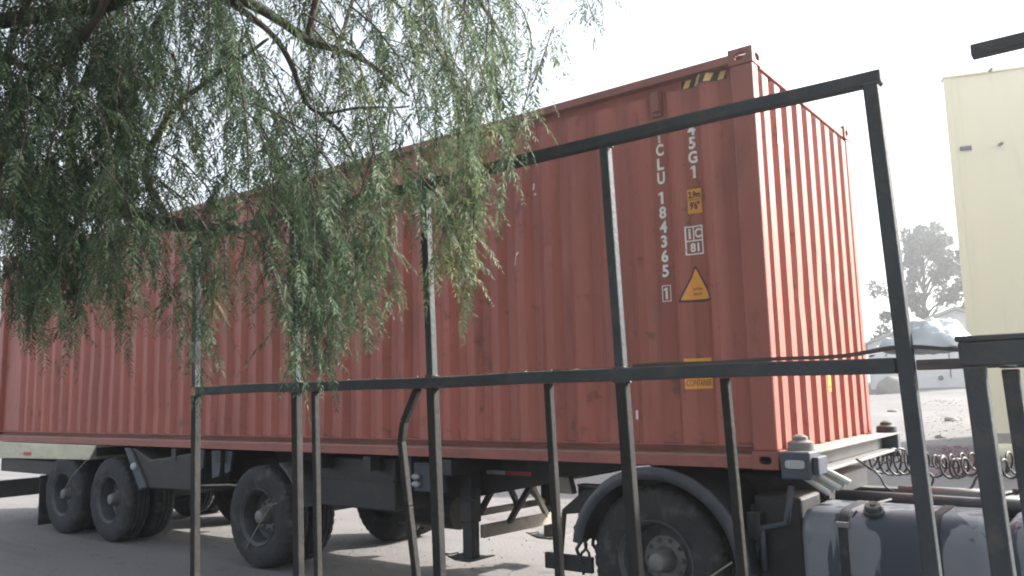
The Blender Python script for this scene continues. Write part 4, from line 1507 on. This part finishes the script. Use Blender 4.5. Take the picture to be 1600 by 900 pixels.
# dry grass, pink petals and stones beside the yellow building
m = MB()
for i in range(700):
    d = random.uniform(27, 47)
    px = random.gauss(1478, 26)
    dv = (at(px, 600, 10) - CAM)
    dv.z = 0
    dv.normalize()
    p = CAM + dv * d
    z = rise(p.x, p.y) - 0.01
    hgt, a = random.uniform(0.015, 0.05), random.uniform(0, 6.28)
    wv = Vector((math.cos(a), math.sin(a), 0)) * 0.03
    tip = Vector((p.x + random.uniform(-.2, .2), p.y + random.uniform(-.2, .2), z + hgt))
    b = Vector((p.x, p.y, z))
    m.add([b - wv, b + wv, tip], [(0, 1, 2)])
o = m.build('dry_grass', M_BLADE, kind='stuff', fix=False)
tag(o, 'straw coloured dry grass on the slope left of the yellow building', 'grass')
m = MB()
for i in range(4200):
    d = random.uniform(17.5, 25.5)
    px = random.gauss(1485, 28)
    dv = (at(px, 600, 10) - CAM)
    dv.z = 0
    dv.normalize()
    p = CAM + dv * d
    z = rise(p.x, p.y) + 0.006 + random.uniform(0, 0.05)
    a, s = random.uniform(0, 6.28), random.uniform(0.015, 0.04)
    u, v2 = Vector((math.cos(a), math.sin(a), random.uniform(-.4, .4))) * s, Vector((-math.sin(a), math.cos(a), random.uniform(-.4, .4))) * s * 0.6
    c = Vector((p.x, p.y, z))
    m.add([c - u, c + v2, c + u, c - v2], [(0, 1, 2, 3)])
o = m.build('fallen_petals', M_PETAL, kind='stuff', fix=False)
tag(o, 'drift of pink fallen petals on the ground beside the yellow building', 'petals')
for i, (d, px, sc_, lab) in enumerate(((33, 1482, 0.17, 'largest pale stone on the slope, close to the yellow building'), (40, 1392, 0.18, 'pale stone on the slope close to the red container corner'), (28, 1462, 0.11, 'small pale stone between the pink petals and the white shed'))):
    dv = (at(px, 600, 10) - CAM)
    dv.z = 0
    dv.normalize()
    p = CAM + dv * d
    bm = bmesh.new()
    bmesh.ops.create_icosphere(bm, subdivisions=2, radius=1)
    sd_ = Vector((i * 3.1, 0, 0))
    for v in bm.verts:
        q = v.co.copy()
        v.co = Vector((q.x * 1.4, q.y, q.z * 0.6)) * sc_ * (1 + 0.35 * mn.noise(q * 1.2 + sd_))
    me = bpy.data.meshes.new('stone')
    bm.to_mesh(me)
    bm.free()
    me.materials.append(M_STONE)
    o = bpy.data.objects.new('stone', me)
    COL.objects.link(o)
    o.location = (p.x, p.y, rise(p.x, p.y) + 0.03)
    tag(o, lab, 'stone', 'stones on the far slope')

# ------------------------------------------------------------------ pepper tree hanging in from the left
tree = empty('pepper_tree', 'drooping green pepper tree hanging over the fence from the left', 'tree', (-3.3, -5.7, 0))
TB = Vector((-3.3, -5.7, 0))


def limb(pts, r0, r1, name='limb', n=7):
    ps = [Vector(p) - TB for p in pts]
    out, rs = [], []
    for i in range(len(ps) - 1):
        p0, p1, p2, p3 = ps[max(i - 1, 0)], ps[i], ps[i + 1], ps[min(i + 2, len(ps) - 1)]
        for k in range(6):
            t = k / 6
            q = 0.5 * ((2 * p1) + (-p0 + p2) * t + (2 * p0 - 5 * p1 + 4 * p2 - p3) * t * t + (-p0 + 3 * p1 - 3 * p2 + p3) * t ** 3)
            out.append(q + Vector((mn.noise(q * 6), mn.noise(q * 6 + Vector((9, 0, 0))), mn.noise(q * 6 + Vector((0, 9, 0))))) * 0.012)
            u = (i + t) / (len(ps) - 1)
            rs.append((r0 + (r1 - r0) * u) * (1 + 0.12 * mn.noise(q * 9)))
    out.append(ps[-1])
    rs.append(r1)
    return MB().tube(out, rs, n).build(name, M_BARK, tree, smooth=True)


limb([(-3.3, -5.7, -0.1), (-3.25, -5.65, 1.0), (-3.1, -5.6, 2.0), (-2.9, -5.5, 2.7)], 0.26, 0.17, 'trunk', 14)
LIMBS = [
    ([(-2.9, -5.5, 2.7), at(-260, 330, 3.7), at(20, 325, 3.4), at(150, 318, 3.2), at(250, 345, 3.0), at(340, 352, 3.05), at(430, 350, 3.3), at(520, 320, 3.4)], 0.062, 0.004),
    ([(-2.9, -5.5, 2.7), at(-300, 60, 3.4), at(-60, 40, 3.1), at(140, 10, 2.9), at(330, -20, 2.8), at(480, 60, 2.9), at(560, 90, 2.9), at(640, 150, 2.9)], 0.045, 0.004),
    ([at(-60, 40, 3.1), at(60, 110, 2.9), at(130, 60, 2.7), at(190, -60, 2.5)], 0.016, 0.012),
    ([at(330, -20, 2.8), at(430, 60, 2.9), at(470, 140, 2.9), at(500, 175, 2.9), at(560, 170, 2.9), at(640, 165, 2.9)], 0.013, 0.003),
    ([at(500, 175, 2.9), at(540, 220, 2.8), at(570, 300, 2.75)], 0.008, 0.003),
    ([at(-20, 325, 3.5), at(20, 180, 3.2), at(15, 90, 3.0), at(60, -40, 2.8)], 0.02, 0.012),
    ([at(270, 348, 3.3), at(230, 280, 3.2), at(250, 200, 3.0), at(330, 120, 3.0), at(420, 60, 3.0)], 0.02, 0.005),
    ([at(480, 60, 2.9), at(500, -30, 2.9), at(520, -160, 3.0)], 0.012, 0.014),
    ([at(330, -20, 2.8), at(560, -80, 3.2), at(700, -40, 3.4), at(770, 30, 3.4), at(800, 100, 3.4)], 0.02, 0.004),
    ([at(560, -80, 3.2), at(760, -130, 3.5), at(880, -90, 3.6), at(915, -10, 3.6)], 0.010, 0.002),
    ([at(520, 90, 2.9), at(545, 20, 3.1), at(560, -60, 3.2)], 0.007, 0.009),
    ([at(130, 318, 3.4), at(110, 200, 3.5), at(150, 60, 3.5), at(130, -60, 3.5)], 0.016, 0.01),
]
for pts_, r0, r1 in LIMBS:
    limb(pts_, r0, r1)

ENV = [(-600, 480), (-60, 465), (30, 480), (100, 500), (160, 480), (215, 500), (240, 430), (285, 430), (305, 590), (330, 530), (345, 430), (400, 530), (440, 530), (470, 575), (520, 580), (540, 490),
       (600, 475), (650, 445), (680, 430), (720, 470), (745, 420), (790, 300), (830, 245), (845, 60), (905, 50), (940, 55), (960, -60)]
EX = [e[0] for e in ENV]
EY = [e[1] for e in ENV]
# how many strands per 10 px of width, by horizontal position
DEN = [(-600, 1.5), (-60, 8.0), (200, 7.6), (240, 5.0), (300, 5.8), (345, 4.8), (430, 5.2), (470, 6.6), (540, 6.2), (650, 5.4), (700, 5.4), (770, 4.2), (800, 2.6), (830, 1.2), (845, 0.3), (940, 0.3), (960, 0)]
dX, dY = [e[0] for e in DEN], [e[1] for e in DEN]
LV, LF, LT = [], [], []
twigs = MB()
nv = 0


def add_leaf(B, D, Sd, ln, tone):
    """A pinnate leaf: base B, direction D (drooping), sideways vector Sd."""
    global nv
    k = max(7, int(ln / 0.0078))
    t = (np.arange(k) + 0.6) / k
    droop = np.array([0, 0, -1.0])
    path = B + np.outer(t * ln, D) + np.outer(0.28 * ln * t ** 2, droop)
    nrm = np.cross(D, Sd)
    nrm /= np.linalg.norm(nrm) + 1e-9
    ll = 0.0225 * (0.75 + 0.5 * np.sin(PI * np.clip(t, 0.1, 0.95))) * rng.uniform(0.75, 1.15) * (0.8 + 0.4 * rng.random(k))
    for sgn in (1, -1):
        jit = rng.normal(0, 0.22, (k, 3))
        dr = sgn * Sd * 0.80 + D * 0.5 + droop * 0.28 + jit
        dr /= np.linalg.norm(dr, axis=1)[:, None]
        wv = np.cross(dr, nrm + rng.normal(0, 0.35, (k, 3)))
        wv /= np.linalg.norm(wv, axis=1)[:, None] + 1e-9
        b0 = path
        mid = path + dr * (ll * 0.42)[:, None]
        tip = path + dr * ll[:, None] + droop * (ll * 0.12)[:, None]
        hw = (ll * 0.105)[:, None]
        q = np.stack([b0, mid + wv * hw, tip, mid - wv * hw], 1).reshape(-1, 3)
        LV.append(q)
        LF.append(nv + np.arange(4 * k).reshape(k, 4))
        LT.append(np.clip(tone + rng.normal(0, 0.10, k), 0, 1))
        nv += 4 * k


def strand(px, py, depth, length, tone, sparse=1.0):
    """A hanging twig whose lower end is seen at (px, py)."""
    end = np.array(at(px, py, depth))
    n = max(4, int(length / 0.035))
    sway = rng.normal(0, 0.10, 2)
    lean = np.array([0.25, 0.15]) * rng.normal(0, 0.5)
    arc = np.array([-abs(rng.normal(0, 0.22)), rng.normal(0, 0.2)])
    if px > 560: lean[0] = -abs(lean[0])
    pts = []
    for i in range(n + 1):
        t = i / n                            # 0 at the lower end
        up = length * t
        pts.append(end + np.array([lean[0] * up * t + arc[0] * length * t ** 3 + sway[0] * math.sin(2.2 * t) * length, lean[1] * up * t + arc[1] * length * t ** 3 + sway[1] * math.sin(1.7 * t) * length, up * (1 - 0.12 * t * t)]))
    twigs.tube([Vector(p) - TB for p in pts[::3] + ([pts[-1]] if n % 3 else [])], [0.0012 + 0.0022 * i / n for i in range(0, n + 1, 3)] + ([0.0034] if n % 3 else []), 4, False)
    ph = rng.uniform(0, 6.28)
    for i in range(n):
        if rng.random() > 0.86 * sparse:
            continue
        B = pts[i] - np.array(TB)
        a = ph + i * 2.4
        out = np.array([math.cos(a), math.sin(a), 0])
        D = out * rng.uniform(0.35, 0.85) + np.array([0, 0, -rng.uniform(0.35, 1.0)])
        if i == 0: D = np.array([0, 0, -1.0]) + out * 0.2
        D /= np.linalg.norm(D)
        Sd = np.cross(D, np.array([0, 0, 1.0]) + rng.normal(0, 0.3, 3))
        Sd /= np.linalg.norm(Sd)
        add_leaf(B, D, Sd, rng.uniform(0.09, 0.18), tone)


px = -560.0
cnt = 0
while px < 955:
    d = np.interp(px, dX, dY)
    px += rng.exponential(10 / max(d, 0.05))
    env = np.interp(px, EX, EY)
    # lower ends spread from above the picture to the envelope, denser towards the envelope
    u = rng.random()
    span = env + 330
    py = env - span * (u ** 1.15)
    if 400 < px < 640 and py < 190 and rng.random() < 0.62:
        continue
    if 640 < px < 840 and py < 60 and rng.random() < 0.35:
        continue
    if 232 < px < 300 and py > 400 and rng.random() < 0.75:
        continue
    if 335 < px < 455 and py > 440 and rng.random() < 0.55:
        continue
    if px > 840 and rng.random() < 0.3:
        continue
    near = rng.random()
    depth = rng.uniform(2.3, 3.7) if near < 0.8 else rng.uniform(4.4, 5.4)
    if px < 250: depth = rng.uniform(2.4, 3.9)
    length = rng.uniform(0.35, 0.95)
    tone = np.clip(rng.normal(np.interp(px, [0, 250, 600, 850], [0.30, 0.36, 0.48, 0.5]), 0.15), 0, 0.8)  # canopy shade at left and sky glow at right put into leaf colour
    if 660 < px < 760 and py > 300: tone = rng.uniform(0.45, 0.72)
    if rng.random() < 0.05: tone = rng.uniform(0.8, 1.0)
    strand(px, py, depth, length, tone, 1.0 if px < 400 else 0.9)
    cnt += 1
# a few strands that are easy to tell in the picture
for (a, b, dd, ln, tn, k) in ((298, 600, 3.6, 0.8, 0.2, 2), (322, 560, 3.6, 0.7, 0.25, 1), (500, 575, 3.3, 0.8, 0.2, 4), (515, 540, 3.3, 0.8, 0.25, 5), (485, 500, 3.3, 0.7, 0.2, 5), (540, 510, 3.2, 0.6, 0.4, 3),
                              (722, 452, 2.9, 0.6, 0.85, 2), (905, 42, 3.5, 0.25, 0.4, 2), (930, 50, 3.5, 0.25, 0.4, 2), (918, 20, 3.5, 0.2, 0.4, 2), (770, 400, 3.0, 0.35, 0.6, 1),
                              (60, 480, 3.2, 0.6, 0.2, 6), (120, 500, 3.2, 0.6, 0.2, 6), (180, 460, 3.2, 0.6, 0.2, 5), (30, 430, 3.3, 0.6, 0.2, 5)):
    for i in range(k):
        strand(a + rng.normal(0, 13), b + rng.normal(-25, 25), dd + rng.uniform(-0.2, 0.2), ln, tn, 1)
# unseen upper crown over camera and fence, added to shade the ground
for lp, r0, r1 in (([(-2.9, -5.5, 2.7), (-1.5, -5.4, 4.4), (0.6, -5.2, 5.6), (2.6, -5.0, 6.1), (4.6, -5.2, 6.2)], 0.12, 0.03),
                   ([(-2.9, -5.5, 2.7), (-2.2, -6.4, 4.6), (-0.6, -7.8, 5.9), (1.5, -9.0, 6.2)], 0.10, 0.03),
                   ([(0.6, -5.2, 5.6), (1.4, -3.8, 5.9), (2.2, -2.8, 5.8)], 0.05, 0.015),
                   ([(-2.9, -5.5, 2.7), (-3.3, -4.2, 4.8), (-3.6, -2.6, 5.8), (-4.4, -1.4, 6.0)], 0.10, 0.03),
                   ([(-2.9, -5.5, 2.7), (-4.4, -6.5, 4.8), (-5.8, -7.6, 5.6)], 0.10, 0.03)):
    limb(lp, r0, r1)
CV, CT = [], []
for i in range(1500):
    c = np.array([rng.uniform(-6.5, 5.5), rng.uniform(-10.5, -2.3), 0.0])
    dd_ = ((c[0] + 0.3) / 6.4) ** 2 + ((c[1] + 6.2) / 4.4) ** 2
    if dd_ > 1: continue
    c[2] = 5.0 + 1.9 * (1 - dd_) * rng.random() + rng.uniform(0, 0.5)
    n_ = 46
    off = rng.normal(0, 1, (n_, 3)) * [0.16, 0.16, 0.34]
    P_ = c + off - np.array(TB)
    dn = np.array([0, 0, -1.0]) + rng.normal(0, 0.45, (n_, 3))
    dn /= np.linalg.norm(dn, axis=1)[:, None]
    sd_ = np.cross(dn, rng.normal(0, 1, (n_, 3)))
    sd_ /= np.linalg.norm(sd_, axis=1)[:, None]
    ln_ = rng.uniform(0.07, 0.13, (n_, 1))
    CV.append(np.stack([P_, P_ + dn * ln_ * .5 + sd_ * ln_ * .22, P_ + dn * ln_, P_ + dn * ln_ * .5 - sd_ * ln_ * .22], 1).reshape(-1, 3))
    CT.append(np.clip(rng.normal(0.35, 0.2, n_), 0, 1))
CV = np.concatenate(CV)
uc = leaf_object('foliage', CV, np.arange(len(CV)).reshape(-1, 4).tolist(), np.concatenate(CT), M_LEAF, tree)
tag(uc, kind='stuff')
V = np.concatenate(LV)
Fq = np.concatenate(LF)
tone = np.concatenate(LT)
me = bpy.data.meshes.new('foliage')
me.vertices.add(len(V))
me.vertices.foreach_set('co', V.astype(np.float32).ravel())
me.loops.add(Fq.size)
me.loops.foreach_set('vertex_index', Fq.astype(np.int32).ravel())
me.polygons.add(len(Fq))
me.polygons.foreach_set('loop_start', (np.arange(len(Fq)) * 4).astype(np.int32))
me.update(calc_edges=True)
a_ = me.attributes.new('tone', 'FLOAT', 'FACE')
a_.data.foreach_set('value', tone.astype(np.float32))
me.materials.append(M_LEAF)
fo = bpy.data.objects.new('foliage', me)
COL.objects.link(fo)
fo.parent = tree
tag(fo, kind='stuff')
to = twigs.build('twigs', M_BARK, tree, smooth=True, kind='stuff', fix=False)
print('strands', cnt, 'leaflets', len(Fq))
